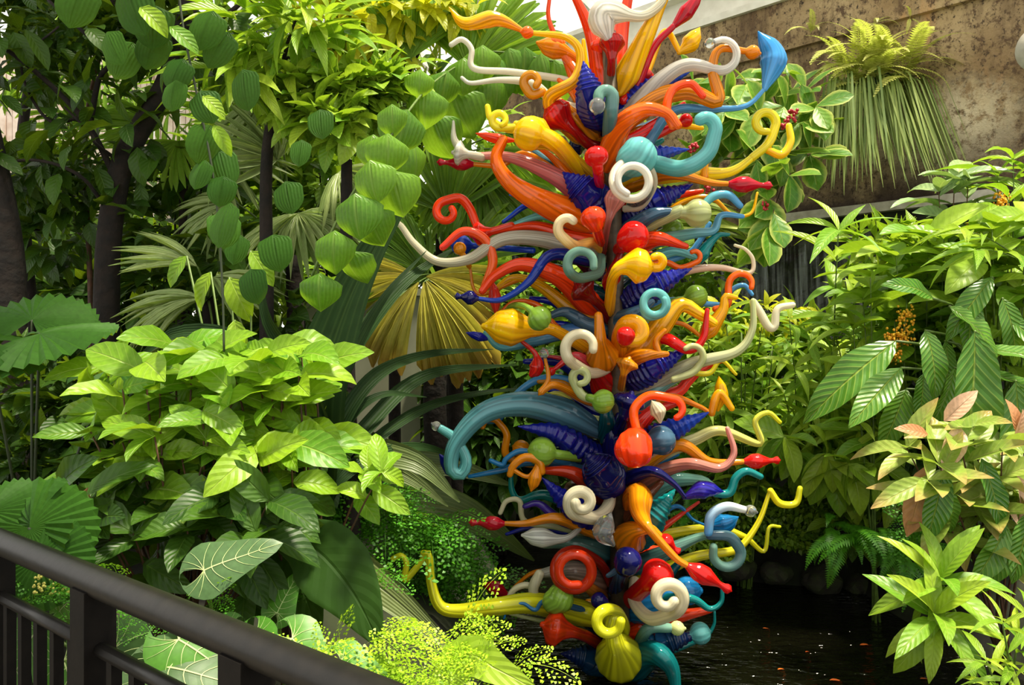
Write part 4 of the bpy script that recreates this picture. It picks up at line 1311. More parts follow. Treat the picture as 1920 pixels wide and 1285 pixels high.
random.seed(11)
LV = {
 'lime': variants('leaf', M['l_lime'], 5, wr=.48, prof='ell', droop=.7, fold=.16, nl=7, pet=.05, wave=.1),
 'mid': variants('leaf', M['l_mid'], 5, wr=.45, prof='ell', droop=.7, fold=.16, wave=.08),
 'dark': variants('leaf', M['l_dark'], 5, wr=.44, prof='ell', droop=.7, fold=.14, wave=.08),
 'lance': variants('leaf', M['l_lance'], 5, wr=.235, prof='lance', droop=.9, fold=.2, nl=7),
 'shrub': variants('leaf', M['l_shrub'], 5, wr=.30, prof='ell', droop=.7, fold=.2),
 'shrubw': variants('leaf', M['l_shrub'], 5, wr=.42, prof='ell', droop=.6, fold=.2, nl=7),
 'yellow': variants('leaf', M['l_yellow'], 4, wr=.36, prof='ell', droop=.8, fold=.2),
 'margin': variants('leaf', M['l_margin'], 5, wr=.52, prof='obov', droop=.5, fold=.16),
 'round': variants('leaf', M['l_round'], 4, wr=.86, prof='shield', nl=9, droop=.5, fold=-.1, pet=0),
 'shingle': variants('leaf', M['l_shingle'], 5, wr=1.0, prof='shield', droop=1.2, fold=-.08, nl=10, nw=3, pet=0, curl=.35),
 'big': variants('leaf', M['l_big'], 5, wr=.36, prof='ell', droop=.7, fold=.12, nl=10, wave=.14, pet=.03),
 'grey': variants('leaf', M['l_grey'], 4, wr=.34, prof='ell', droop=.6, fold=.2),
 'bronze': variants('leaf', M['l_bronze'], 4, wr=.36, prof='ell', droop=.7, fold=.2),
 'redtip': variants('leaf', M['l_redtip'], 4, wr=.36, prof='ell', droop=.6, fold=.2),
 'pink': variants('leaf', M['l_pink'], 4, wr=.4, prof='ell', droop=.5, fold=.2),
 'fan': variants('leaflet', M['l_fan'], 4, wr=.10, prof='blunt', droop=.5, fold=.5, nl=6, nw=1, pet=0),
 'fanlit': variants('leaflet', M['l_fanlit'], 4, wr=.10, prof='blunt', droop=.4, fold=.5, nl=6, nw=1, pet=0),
 'fanlong': variants('leaflet', M['l_fan'], 4, wr=.085, prof='lance', droop=.8, fold=.5, nl=7, nw=1, pet=0),
 'fandry': variants('leaflet', M['l_fandry'], 4, wr=.11, prof='blunt', droop=.9, fold=.5, nl=7, nw=1, pet=0),
 'fangrey': variants('leaflet', M['l_fangrey'], 4, wr=.09, prof='lance', droop=.7, fold=.5, nl=6, nw=1, pet=0),
 'brown': variants('leaf', M['l_brown'], 3, wr=.4, prof='ell', droop=1.4, fold=.5),
 'slim': variants('leaf', M['l_lance'], 4, wr=.16, prof='lance', droop=1.0, fold=.25),
 'deep': variants('leaf', M['l_deep'], 4, wr=.38, prof='ell', droop=.6, fold=.15, nl=5, nw=1),
 'fallen': variants('leaf', M['l_fallen'], 3, wr=.3, prof='ell', droop=.3, fold=.15),
 'stripe': variants('leaf', M['l_stripe'], 4, wr=.07, prof='strap', droop=.5, fold=.25, nl=6, nw=1, pet=0),
}
FERN = {
 'maiden': [fern_mesh('frond', M['l_ferndark'], 13, pw=.34, droop=1.5, kind='maiden', seed=i) for i in range(4)],
 'maidenlit': [fern_mesh('frond', M['l_fernlit'], 12, pw=.36, droop=1.3, kind='maiden', seed=10 + i) for i in range(4)],
 'maidenmid': [fern_mesh('frond', M['l_fern'], 12, pw=.36, droop=1.4, kind='maiden', seed=20 + i) for i in range(4)],
 'sword': [fern_mesh('frond', M['l_fern'], 24, pw=.17, droop=1.5, seed=30 + i) for i in range(3)],
 'swordpale': [fern_mesh('frond', M['l_fernpale'], 24, pw=.15, droop=1.7, seed=40 + i) for i in range(3)],
 'sworddark': [fern_mesh('frond', M['l_ferndark'], 24, pw=.16, droop=1.9, seed=50 + i) for i in range(3)],
}
HEART = heart_parts(M['l_philo'], M['vein'])
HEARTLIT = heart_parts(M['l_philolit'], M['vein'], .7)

# ================================================================== PLANTS
def gp(px, d):
    x = (px - 960) / F * d
    return Vector((x, d, max(ground_h(x, d), -.1) - .03))


def plant(name, label, cat, px, d, group=None, z=None):
    p = gp(px, d)
    if z is not None: p.z = z
    return empty(name, p, label, cat, group)


def tp(lst, d=None, jd=.12):
    return [W(t[0], t[1], (t[2] if len(t) > 2 else d) + rnd(jd)) for t in lst]


# ---------------------------------------------------------------- near left bed
random.seed(101)
p = plant('broad_leaf_shrub', 'bright yellow-green shrub with oval veined leaves on brown twigs, left of the fern bank', 'shrub', 560, 3.1)
branchy(p, p.location, tp([(390, 655), (430, 670), (480, 690), (530, 655), (565, 665), (590, 690), (500, 665), (510, 735), (530, 750), (470, 750), (530, 700), (440, 720), (560, 705), (490, 730)], 3.0),
        LV['lime'], .225, n=4, t0=.74, stem=M['twig'], sr=.009, ang=(70, 40), rise=.15, style='pair', term=2, face=Vector((0, -.85, .8)), droop=.22)
branchy(p, p.location, tp([(510, 815), (545, 830), (500, 840), (480, 850), (440, 790)], 2.85), LV['lime'], .20, n=3, t0=.8, stem=M['twig'], sr=.008, ang=(75, 45), rise=.2, term=3, face=Vector((0, -.85, .8)), droop=.22)
branchy(p, p.location, tp([(690, 880), (715, 885)], 2.85), LV['lime'], .15, n=3, t0=.85, stem=M['twig'], sr=.008, ang=(75, 45), rise=.2, term=3, face=Vector((0, -.85, .8)), droop=.22)
p = plant('broad_leaf_shrub', 'mid green shrub with oval veined leaves above the round railing, near left', 'shrub', 340, 3.0)
branchy(p, p.location, tp([(200, 690), (270, 680), (230, 730), (330, 650), (360, 690), (300, 730), (180, 720), (390, 720), (350, 760), (250, 790), (440, 740), (420, 690)], 2.95),
        LV['lime'], .215, n=4, t0=.72, stem=M['twig'], sr=.009, ang=(70, 40), rise=.15, style='pair', term=2, face=Vector((0, -.85, .8)), droop=.22)
branchy(p, p.location, tp([(170, 810), (230, 830), (290, 820), (340, 850), (200, 870), (260, 870), (390, 830), (420, 880), (330, 900), (460, 850), (380, 770), (300, 790)], 2.85),
        LV['mid'], .22, n=3, t0=.72, stem=M['twig'], sr=.009, ang=(75, 45), rise=.15, style='pair', term=2, face=Vector((0, -.85, .8)), droop=.22)
branchy(p, p.location, tp([(110, 915), (160, 930), (210, 930), (270, 940), (180, 960), (410, 930), (440, 960), (250, 1000), (280, 1050), (460, 1110), (300, 960), (350, 990), (470, 905), (505, 940), (520, 985), (430, 925), (480, 1000), (540, 930)], 2.75),
        LV['dark'], .21, n=3, t0=.75, stem=M['twig'], sr=.008, ang=(75, 45), rise=.1, term=2, face=Vector((0, -.85, .8)), droop=.22)
for q in ((165, 915), (150, 955), (160, 985)):
    put('dry_leaf', pick(LV['brown']), p, W(q[0], q[1], 2.7), (rnd(.3), -.3, -1), (0, -1, .3), .14)['label'] = 'curled dry brown leaf'

random.seed(102)
RF = round_fan_mesh('leaf', M['l_licuala'])
p = plant('pleated_fan_plant', 'low plant with wide rounded pleated leaves at the left edge above the railing', 'plant', 60, 3.3)
for hx, hy, dz, R, d, up in ((75, 625, 3.1, .28, (.75, -.1, .05), (0, -.35, 1)), (60, 600, 3.25, .25, (-.1, .7, .5), (.1, -.5, .8)), (-30, 640, 3.0, .26, (-.3, -.2, .0), (0, -.4, 1)),
                              (215, 690, 3.5, .27, (.7, .3, .12), (0, -.25, 1))):
    h = W(hx, hy, dz)
    Geo().tube([bez(p.location, p.location.lerp(h, .5) + Vector((0, 0, .2)), h, t) for t in np.linspace(0, 1, 8)], .006, 5).build('stem', M['darkstem'], p)
    put('leaf', RF, p, h, d, up, R)
p = plant('pleated_fan_plant', 'dark green plant with ribbed fan leaves directly behind the top rail at left', 'plant', 70, 2.6)
for hx, hy, dz, R, d, up in ((55, 990, 2.45, .20, (.75, -.2, -.75), (.3, -.8, .7)), (60, 985, 2.5, .17, (-.5, .1, -.5), (-.1, -.8, .7)), (-20, 960, 2.6, .16, (.6, .2, .3), (-.1, -.7, .8)), (70, 1050, 2.4, .16, (.6, -.2, -.6), (.2, -.8, .6))):
    h = W(hx, hy, dz)
    Geo().tube([bez(p.location, p.location.lerp(h, .5) + Vector((0, 0, .1)), h, t) for t in np.linspace(0, 1, 8)], .006, 5).build('stem', M['darkstem'], p)
    put('leaf', RF, p, h, d, up, R)
g = Geo(); off = W(105, 1090, 2.35)
for i in range(90):
    g.ball(off + Vector((rnd(.07), rnd(.03), rnd(.04))), random.uniform(.003, .006), 5, 4)
b = g.build('seed_heads', M['pale_bloom'], p); b['kind'] = 'stuff'; b['label'] = 'small cream seed heads'

# heart-leaved plants with white veins
random.seed(103)
def heart(root, set_, hub, dirv, up, size):
    h = Vector(hub)
    b = Vector(root.location)
    Geo().tube([bez(b, b.lerp(h, .6) + Vector((0, 0, .12)), h, t) for t in np.linspace(0, 1, 9)], .006, 5).build('stem', M['stem'], root)
    o = put('leaf', set_[0], root, h, dirv, up, size)
    v = bpy.data.objects.new('veins', set_[1]); v.parent = o; COL.objects.link(v); v['label'] = 'raised white veins'
    return o
p = plant('heart_leaf_plant', 'plant with one large grey-green heart leaf with white veins behind the railing', 'plant', 430, 2.55)
heart(p, HEART, W(383, 1070, 2.35), (.85, .15, .34), (-.22, -.95, .55), .235)
heart(p, HEART, W(300, 1250, 2.15), (.9, -.1, -.1), (0, -.6, .9), .30)
heart(p, HEART, W(215, 1215, 2.3), (.4, .1, -.5), (0, -.9, .5), .26)
p = plant('heart_leaf_plant', 'bright green heart-leaved plant with pale veins just below the top rail', 'plant', 360, 2.4)
heart(p, HEARTLIT, W(335, 1200, 2.2), (.9, -.2, -.42), (.05, -.70, .85), .27)
heart(p, HEARTLIT, W(70, 1180, 2.4), (-.2, -.4, -.6), (0, -.9, .5), .22)
heart(p, HEARTLIT, W(120, 1240, 2.3), (.4, -.3, -.5), (.1, -.9, .5), .24)
heart(p, HEARTLIT, W(110, 1150, 2.5), (.4, -.3, .4), (.1, -.9, .5), .20)
p = plant('heart_leaf_plant', 'bright green heart-leaved plant beside the pleated grey blade, past the rail', 'plant', 540, 2.75)
heart(p, HEARTLIT, W(478, 1192, 2.55), (.25, -.4, -.6), (-.2, -.9, .6), .19)
heart(p, HEARTLIT, W(548, 1198, 2.55), (.75, -.4, -.52), (.1, -.8, .75), .24)
heart(p, HEARTLIT, W(640, 1240, 2.5), (.8, -.3, -.2), (.1, -.8, .75), .20)
heart(p, HEARTLIT, W(430, 1180, 2.6), (-.5, -.3, -.3), (.1, -.8, .75), .17)
heart(p, HEARTLIT, W(520, 1150, 2.7), (.2, .2, .5), (.1, -.8, .75), .16)

# pleated palm-grass blades leaning over the pond
random.seed(104)
p = plant('palm_grass', 'palm grass with long pleated grey-green blades drooping over the water', 'plant', 620, 4.6)
def bl(root, pts, w, mat, **k):
    return strap(root, [W(*q) for q in pts], w, mat, **k)
for pts, w in (([(690, 930, 4.3), (780, 942, 4.45), (880, 966, 4.6), (1002, 1052, 4.75)], .27),
               ([(680, 880, 4.5), (760, 870, 4.6), (850, 876, 4.7), (965, 912, 4.8)], .20),
               ([(660, 850, 4.2), (710, 850, 4.15), (790, 872, 4.1), (862, 942, 4.1)], .22),
               ([(660, 870, 4.3), (720, 872, 4.2), (780, 902, 4.2), (840, 950, 4.2)], .18)):
    bl(p, [((p.location.x / 4.6) * F + 960, 1040, 4.6)] + pts, w, M['l_pleat'], nl=24, nw=5, pleat=.07, fold=.15)
p = plant('palm_grass', 'single broad pleated grey-green blade slanting down between the fern bank and the bright fern', 'plant', 560, 3.6)
bl(p, [((p.location.x / 3.6) * F + 960, 1080, 3.6), (580, 1010, 3.5), (640, 1052, 3.5), (730, 1115, 3.45), (862, 1232, 3.4)], .17, M['l_pleat'], nl=24, nw=5, pleat=.07, fold=.15)
p = plant('dark_broad_plant', 'dark green plant with wide ribbed blades under the fern bank', 'plant', 520, 2.95)
for pts, w in (([(520, 1010, 2.85), (590, 1030, 2.8), (660, 1110, 2.75), (715, 1215, 2.7)], .26), ([(520, 1000, 3.0), (550, 1070, 2.9), (580, 1140, 2.85), (600, 1200, 2.8)], .18)):
    bl(p, pts, w, M['l_deep'], nl=14, nw=6, fold=.12, pleat=.03)
p = plant('broad_blade_plant', 'pale green plant with broad soft leaves at the bottom edge beside the water', 'plant', 860, 2.75, z=.1)
for pts, w in (([(800, 1330, 2.5), (872, 1232, 2.55), (930, 1255, 2.5), (1015, 1300, 2.45)], .13), ([(800, 1330, 2.5), (890, 1222, 2.7), (935, 1240, 2.7), (985, 1278, 2.7)], .09), ([(780, 1330, 2.5), (700, 1258, 2.55), (640, 1262, 2.5), (600, 1290, 2.45)], .11)):
    bl(p, pts, w, M['l_shrub'], nl=14, nw=3, fold=.2)

# dark strap leaves arching towards the tower
random.seed(105)
p = plant('strap_leaf_plant', 'large plant with dark arching strap leaves between the bright shrub and the pale wall', 'plant', 600, 3.9)
for pts, w in (([(600, 760, 3.8), (640, 600, 3.8), (700, 470, 3.8), (784, 340, 3.8)], 0.270),
               ([(600, 800, 3.9), (660, 660, 4.0), (750, 540, 4.2), (835, 478, 4.5), (900, 450, 4.7)], 0.093),
               ([(610, 800, 3.9), (650, 690, 3.9), (720, 560, 4.0), (800, 470, 4.2)], 0.074),
               ([(620, 850, 3.9), (690, 720, 4.1), (790, 668, 4.5), (925, 655, 4.8)], 0.087),
               ([(620, 900, 3.9), (690, 800, 4.1), (800, 705, 4.5), (968, 684, 4.9)], 0.093),
               ([(630, 920, 3.9), (700, 830, 4.1), (800, 765, 4.5), (900, 738, 4.8), (1000, 728, 5.0)], 0.068),
               ([(620, 860, 3.9), (660, 780, 4.0), (720, 740, 4.1), (800, 745, 4.3)], 0.062),
               ([(600, 820, 3.8), (560, 700, 3.7), (500, 600, 3.6), (490, 500, 3.6)], 0.105),
               ([(600, 820, 3.8), (540, 720, 3.7), (440, 640, 3.6), (330, 625, 3.6), (240, 690, 3.6)], 0.136),
               ([(600, 820, 3.8), (560, 760, 3.7), (480, 700, 3.6), (380, 720, 3.6)], 0.087),
               ([(640, 900, 3.9), (720, 850, 4.1), (800, 840, 4.3), (880, 870, 4.5)], 0.068)):
    bl(p, [((p.location.x / 3.9) * F + 960 + rnd(12), 985, 3.9)] + pts, w, M['l_strap'], nl=26, nw=2, fold=.3)

# maidenhair ferns
random.seed(106)
def ferns(p, spots, kind, size, n, name='frond', dirb=(0, -.6, .3), spread=.9):
    for (x, y, d) in spots:
        c = W(x, y, d)
        for i in range(n):
            dv = Vector(dirb) + Vector((rnd(spread), rnd(.4), rnd(.45)))
            put(name, pick(FERN[kind]), p, c + Vector((rnd(.07), rnd(.06), rnd(.04))), dv, Vector((0, -.35, 1)) + Vector((rnd(.2), 0, 0)), size * random.uniform(.7, 1.2))
p = plant('maidenhair_fern', 'dense dark green maidenhair fern covering the bank left of the pond', 'fern', 700, 4.9)
ferns(p, [(x, y, 4.35) for (x, y) in ((540, 890), (570, 900), (610, 930), (650, 900), (690, 925), (730, 935), (620, 980), (670, 985), (720, 975), (590, 1000), (540, 960), (640, 1030))], 'maiden', .36, 8, dirb=(.3, -.6, .15))
ferns(p, [(x, y, 4.75) for (x, y) in ((760, 985), (800, 1010), (840, 1010), (780, 1020), (830, 1040), (850, 1050), (740, 1040), (700, 1060), (800, 1075), (850, 1090), (760, 1085), (880, 1090), (660, 1080), (790, 1000), (840, 1020))], 'maiden', .40, 8, dirb=(.3, -.6, .15))
p = plant('maidenhair_fern', 'lighter maidenhair fern fronds trailing over the palm grass towards the water', 'fern', 760, 4.7)
ferns(p, [(x, y, 4.4) for (x, y) in ((640, 880), (700, 940), (760, 965), (820, 985), (560, 860), (800, 1000), (540, 890), (600, 950), (740, 985))], 'maidenmid', .38, 6, dirb=(.4, -.6, .05))
p = plant('maidenhair_fern', 'bright yellow-green maidenhair fern at the bottom edge, in front of the pond', 'fern', 760, 2.9, z=.1)
ferns(p, [(650, 1240, 2.6), (720, 1215, 2.6), (780, 1190, 2.65), (840, 1240, 2.6), (760, 1260, 2.5), (860, 1270, 2.5), (690, 1270, 2.5), (880, 1215, 2.7), (780, 1280, 2.45), (590, 1255, 2.5), (930, 1255, 2.6)], 'maidenlit', .23, 5, dirb=(.2, -.4, .4))
p = plant('maidenhair_fern', 'small bright fern seen between the railing posts and the heart leaf', 'fern', 240, 2.4)
ferns(p, [(215, 1130, 2.35), (230, 1170, 2.3), (110, 1130, 2.4), (385, 1140, 2.4)], 'maidenmid', .15, 7)
p = plant('maidenhair_fern', 'pale dusty maidenhair fern in the shade beside the dark ribbed blades', 'fern', 560, 3.0)
ferns(p, [(560, 1080, 3.0), (600, 1100, 2.95), (680, 1060, 3.1), (700, 1090, 3.1)], 'maiden', .2, 6)

# ---------------------------------------------------------------- hanging shingle vine
random.seed(107)
p = empty('shingle_vine', W(900, 70, 5.0), 'climbing vine with large rounded hanging leaves overlapping like shingles, left of the tower', 'vine')
VP = [(1050, 120, 5.1), (930, 100, 5.05), (870, 120, 5.0), (805, 165, 4.25), (745, 240, 3.35), (690, 320, 3.2), (640, 400, 3.2), (600, 480, 3.2), (575, 540, 3.2)]
cv = catmull([W(*q) for q in VP], 40)
Geo().tube([Vector(q) + Vector((0, .05, .03)) for q in cv], .006, 5).build('stem', M['stem'], p)
vd = lambda x, d: d + max(0, min(1, (x - 740) / 110)) * 1.6
for (x, y, s, d) in ((600, 512, 76, 3.18), (628, 432, 82, 3.17), (666, 362, 82, 3.17), (694, 300, 76, 3.18), (728, 250, 80, 3.2), (764, 205, 80, 3.2), (800, 162, 78, 3.22), (838, 132, 70, 3.25), (870, 108, 66, 3.27), (905, 84, 70, 3.3), (700, 252, 60, 3.25),
                     (735, 195, 60, 3.3), (788, 130, 54, 3.3)):
    put('leaf', pick(LV['shingle']), p, W(x, y, vd(x, d)), (rnd(.12) - .05, -.32, -.8), (rnd(.25), -.85, .5), s * vd(x, d) / F * 1.12, rnd(.12))
for (x, y, s, d) in ((735, 320, 88, 3.3), (775, 268, 92, 3.3), (812, 215, 92, 3.32), (848, 172, 92, 3.35), (888, 130, 88, 3.38), (925, 108, 84, 3.4), (955, 90, 90, 3.42), (985, 88, 90, 3.45), (1015, 100, 88, 3.46), (1040, 112, 84, 3.48), (690, 390, 84, 3.3), (650, 470, 80, 3.3), (930, 145, 70, 3.38)):
    put('leaf', pick(LV['shingle']), p, W(x, y, vd(x, d) + .05), (rnd(.2) + .1, -.10, -.9), (rnd(.4), -.9, .1), s * vd(x, d) / F * 1.1, rnd(.3))
for (x, y, s, d) in ((566, 262, 54, 3.3), (535, 340, 66, 3.2), (512, 440, 74, 3.1), (600, 205, 60, 3.4), (470, 505, 70, 3.1), (450, 440, 60, 3.3), (420, 400, 70, 3.2)):
    put('leaf', pick(LV['round']), p, W(x, y, d), (rnd(.2), -.35, -.8), (rnd(.3), -.85, .5), s * d / F, rnd(.3))
p = empty('round_leaf_vine', W(330, -60, 2.9), 'dark vine hanging at upper left with round leaves along a thin bare stem', 'vine')
VQ = [(330, -60, 2.9), (345, 60, 2.9), (370, 180, 2.9), (395, 300, 2.9), (410, 420, 2.9), (418, 560, 2.9), (420, 660, 2.9)]
Geo().tube(catmull([W(*q) for q in VQ], 40), .0045, 5).build('stem', M['darkstem'], p)
for (x, y, s) in ((160, -30, 90), (235, -35, 110), (290, 10, 85), (300, 60, 78), (345, 110, 66), (375, 170, 66), (395, 235, 78), (410, 280, 80), (432, 380, 88), (330, 150, 60), (385, 300, 60), (420, 330, 60), (200, 60, 70), (250, 80, 80), (430, 60, 80), (400, 20, 80), (455, 130, 80)):
    put('leaf', pick(LV['round']), p, W(x, y, 2.88 + rnd(.08)), (rnd(.5), -.25, -.8), (rnd(.5), -.9, .35), s * 2.9 / F, rnd(.4))
for (x, y, s, a) in ((262, 14, 72, (.8, -.2, -.5)), (318, 50, 72, (.9, -.2, -.55)), (380, 180, 60, (.7, -.2, -.5)), (400, 235, 66, (.7, -.2, -.9))):
    put('leaf', pick(LV['lime']), p, W(x, y, 2.8), a, (0, -.8, .6), s * 2.8 / F)['label'] = 'sunlit yellow-green leaf'

# ---------------------------------------------------------------- dark tree, upper left
random.seed(108)
p = plant('dark_tree', 'dark trunked tree at upper left with spreading bare limbs and small glossy leaves', 'tree', 205, 4.5)
def limb(root, pts, r0, r1, mat=None, name='branch', seg=8):
    c = catmull([W(*q) for q in pts], 24)
    Geo().tube(c, list(np.linspace(r0, r1, 24)), seg).build(name, mat or M['bark'], root)
    return c
limb(p, [((p.location.x / 4.5) * F + 960, 1000, 4.5), (200, 700, 4.5), (200, 560, 4.5), (205, 440, 4.5), (228, 310, 4.5), (270, 230, 4.5), (312, 155, 4.5), (345, 60, 4.5), (360, -60, 4.5)], .085, .05, name='trunk', seg=12)
LB = [([(215, 330, 4.5), (165, 235, 4.4), (90, 155, 4.3), (0, 85, 4.2), (-60, 60, 4.2)], .02, .01), ([(168, 235, 4.4), (185, 150, 4.4), (205, 110, 4.3), (140, 45, 4.2), (90, 0, 4.2)], .018, .008),
      ([(205, 110, 4.3), (255, 108, 4.3), (310, 80, 4.3), (400, 60, 4.3)], .014, .007), ([(165, 215, 4.4), (90, 225, 4.3), (40, 120, 4.3), (110, 50, 4.2)], .010, .005), ([(220, 300, 4.5), (180, 270, 4.3), (170, 250, 4.3), (120, 200, 4.2)], .012, .006),
      ([(345, 60, 4.5), (420, 30, 4.4), (480, -20, 4.4)], .02, .01), ([(330, 110, 4.5), (250, 40, 4.4), (180, -30, 4.4)], .02, .008), ([(205, 400, 4.5), (150, 330, 4.3), (60, 300, 4.2), (-40, 320, 4.2)], .012, .006)]
lc = []
for pts, a, b in LB: lc.append(limb(p, pts, a, b))
for (x, y, d, rx, rz, n) in ((60, 120, 4.5, 120, 60, 130), (160, 60, 4.5, 120, 50, 130), (130, 310, 4.6, 90, 30, 70), (270, 60, 4.7, 100, 60, 130), (40, 330, 4.6, 80, 50, 90), (400, 90, 4.7, 70, 60, 70)):
    mass(p, 'foliage', W(x, y, d), (rx * d / F, .3, rz * d / F), n, .15, M['l_dark'], wr=.42, shell=.2)
for k in range(230):
    c = lc[k % len(lc)]; q = Vector(c[random.randrange(3, 24)]) + Vector((rnd(.30), .12 + rnd(.25), rnd(.24)))
    put('leaf', pick(LV['dark']), p, q, (rnd(1), rnd(.6) - .2, rnd(.5) - .25), (rnd(.3), -.45, 1), random.uniform(.13, .24), rnd(.4))
b0 = lc[5][0] if False else W(360, -60, 4.5)
for (cx, cy, cz, rx, ry, rz, n) in ((-1.0, 1.75, 4.3, .7, .5, .35, 380), (-2.0, 2.7, 4.5, .7, .7, .4, 420), (-1.6, 4.7, 5.0, .9, .7, .4, 520), (-2.8, 4.1, 5.0, .9, .9, .5, 520), (-3.2, 5.9, 5.4, 1.0, .8, .5, 520), (-3.6, 3.0, 4.8, .9, .8, .4, 380)):
    c = Vector((cx, cy, cz))
    Geo().tube([bez(b0, b0.lerp(c, .5) + Vector((0, 0, .3)), c, t) for t in np.linspace(0, 1, 9)], [.04 - .03 * t for t in np.linspace(0, 1, 9)], 6).build('branch', M['bark'], p)
    mass(p, 'shade_crown', c, (rx, ry, rz), n, .26, M['l_dark'], wr=.45, shell=.1)  # unseen crown and its boughs, added overhead to shade the left bed
def ctree(label, px, d, blobs, key, size, trunk=None, n=60, name='leafy_tree', cat='tree', stuff=None, twig=None):
    """small tree: trunk, a bough to every leaf cluster, leaves as parts, inner foliage as one mass"""
    p = plant(name, label, cat, px, d)
    top = None
    if trunk:
        limb(p, [((p.location.x / d) * F + 960, 1000, d)] + trunk, .05, .03, name='trunk')
        top = W(*trunk[-1])
    for (x, y, dd, rx, rz) in blobs:
        c = W(x, y, dd); R = (rx * dd / F, min(rx, rz) * dd / F * .8, rz * dd / F)
        b = top if top is not None else Vector(p.location)
        Geo().tube([bez(b, b.lerp(c, .5) + Vector((0, 0, .15)), c, t) for t in np.linspace(0, 1, 7)], [.016, .014, .012, .01, .008, .007, .006], 5).build('branch', twig or M['bark'], p)
        scatter(p, c, R, n, LV[key], size)
        if stuff: mass(p, 'foliage', c, R, stuff, size * .8, LV[key][0].materials[0])
    return p
ctree('dark leafy understorey tree in the top left corner behind the round vine', 90, 5.2, [(60, 40, 5.0, 130, 60), (160, 10, 5.0, 120, 50), (260, 20, 4.9, 90, 50)], 'dark', .24, [(60, 600, 5.2), (40, 300, 5.2), (60, 120, 5.2)], 60, stuff=60)
ctree('shaded small leaved tree at the left edge below the pale boards', 60, 5.0, [(30, 350, 5.0, 90, 80), (120, 370, 5.0, 80, 60), (90, 440, 5.0, 100, 60)], 'dark', .17, [(30, 560, 5.0), (20, 470, 5.0)], 60, stuff=50)
p = plant('dark_tree', 'thick nearly black trunk cut off by the left edge of the picture', 'tree', 14, 4.2)
limb(p, [(14, 1000, 4.2), (16, 600, 4.2), (8, 440, 4.2), (-40, 200, 4.2), (-90, -20, 4.2)], .10, .07, name='trunk', seg=12)
p = plant('slim_tree', 'slim reddish brown stem standing right of the dark trunk', 'tree', 160, 5.0)
limb(p, [(172, 900, 5.0), (170, 560, 5.0), (160, 330, 5.0), (165, 200, 5.0), (200, 60, 5)], .022, .012, M['twig'], name='trunk')
scatter(p, W(190, 150, 5.0), (.35, .3, .3), 40, LV['mid'], .2); scatter(p, W(150, 300, 5.0), (.3, .3, .2), 30, LV['mid'], .2)

# shrubs between the tree and the shingle vine
random.seed(109)
ctree('tall shrub with long pointed drooping leaves at top, left of the shingle vine', 500, 4.2, [(480, 60, 4.1, 80, 60), (545, 110, 4.1, 70, 60), (600, 60, 4.2, 60, 50), (450, 130, 4.0, 60, 50), (650, 130, 4.3, 60, 50), (560, 30, 4.0, 60, 40)], 'lance', .30, [(500, 560, 4.2), (500, 300, 4.2), (520, 180, 4.2)], 30, name='tall_shrub', cat='shrub')
ctree('bushy green shrub of small leaves behind the shingle vine', 660, 4.2, [(640, 170, 4.1, 60, 40), (690, 190, 4.2, 60, 50), (620, 230, 4.0, 70, 40), (560, 190, 4.1, 60, 50), (720, 160, 4.2, 40, 30)], 'shrubw', .17, [(650, 600, 4.2), (650, 300, 4.2)], 50, name='bushy_shrub', cat='shrub', stuff=80)
ctree('sunlit yellow leaved shrub at the top edge left of the tower', 740, 5.6, [(620, 20, 5.4, 70, 30), (700, 30, 5.4, 70, 40), (790, 20, 5.4, 70, 30), (690, 90, 5.5, 60, 40), (640, 70, 5.4, 50, 35), (840, 20, 5.5, 60, 30)], 'yellow', .24, [(740, 600, 5.6), (740, 200, 5.6)], 36, name='yellow_shrub', cat='shrub')
ctree('dark green broad leaved bush under the shingle vine', 470, 4.7, [(330, 430, 4.9, 70, 60), (430, 480, 4.6, 70, 60), (310, 520, 4.9, 60, 50), (400, 580, 4.6, 80, 50), (540, 600, 4.4, 50, 60)], 'dark', .22, None, 30, name='broad_leaf_bush', cat='shrub', stuff=30)
ctree('leafy bush with rounded dark leaves behind the leaning trunk', 320, 5.2, [(330, 340, 5.1, 60, 40), (380, 330, 5.0, 60, 50), (280, 440, 5.1, 60, 60)], 'dark', .2, None, 30, name='broad_leaf_bush', cat='shrub', stuff=20)
p = plant('variegated_plant', 'big pale leaf and its neighbours glowing in front of the dark strap leaf', 'plant', 460, 3.7)
for (x, y, s, a) in ((430, 520, 95, (.4, -.2, -.7)), (470, 470, 80, (.5, -.2, -.6)), (395, 510, 80, (-.3, -.3, -.7)), (440, 600, 80, (.2, -.3, -.7)), (350, 480, 70, (-.4, -.2, -.5))):
    b = W(x, y, 3.6)
    Geo().tube([Vector(p.location), Vector(p.location).lerp(b, .5) + Vector((0, .05, .1)), b], .005, 5).build('stem', M['stem'], p)
    put('leaf', pick(LV['lime']), p, b, a, (0, -.8, .6), s * 3.6 / F)

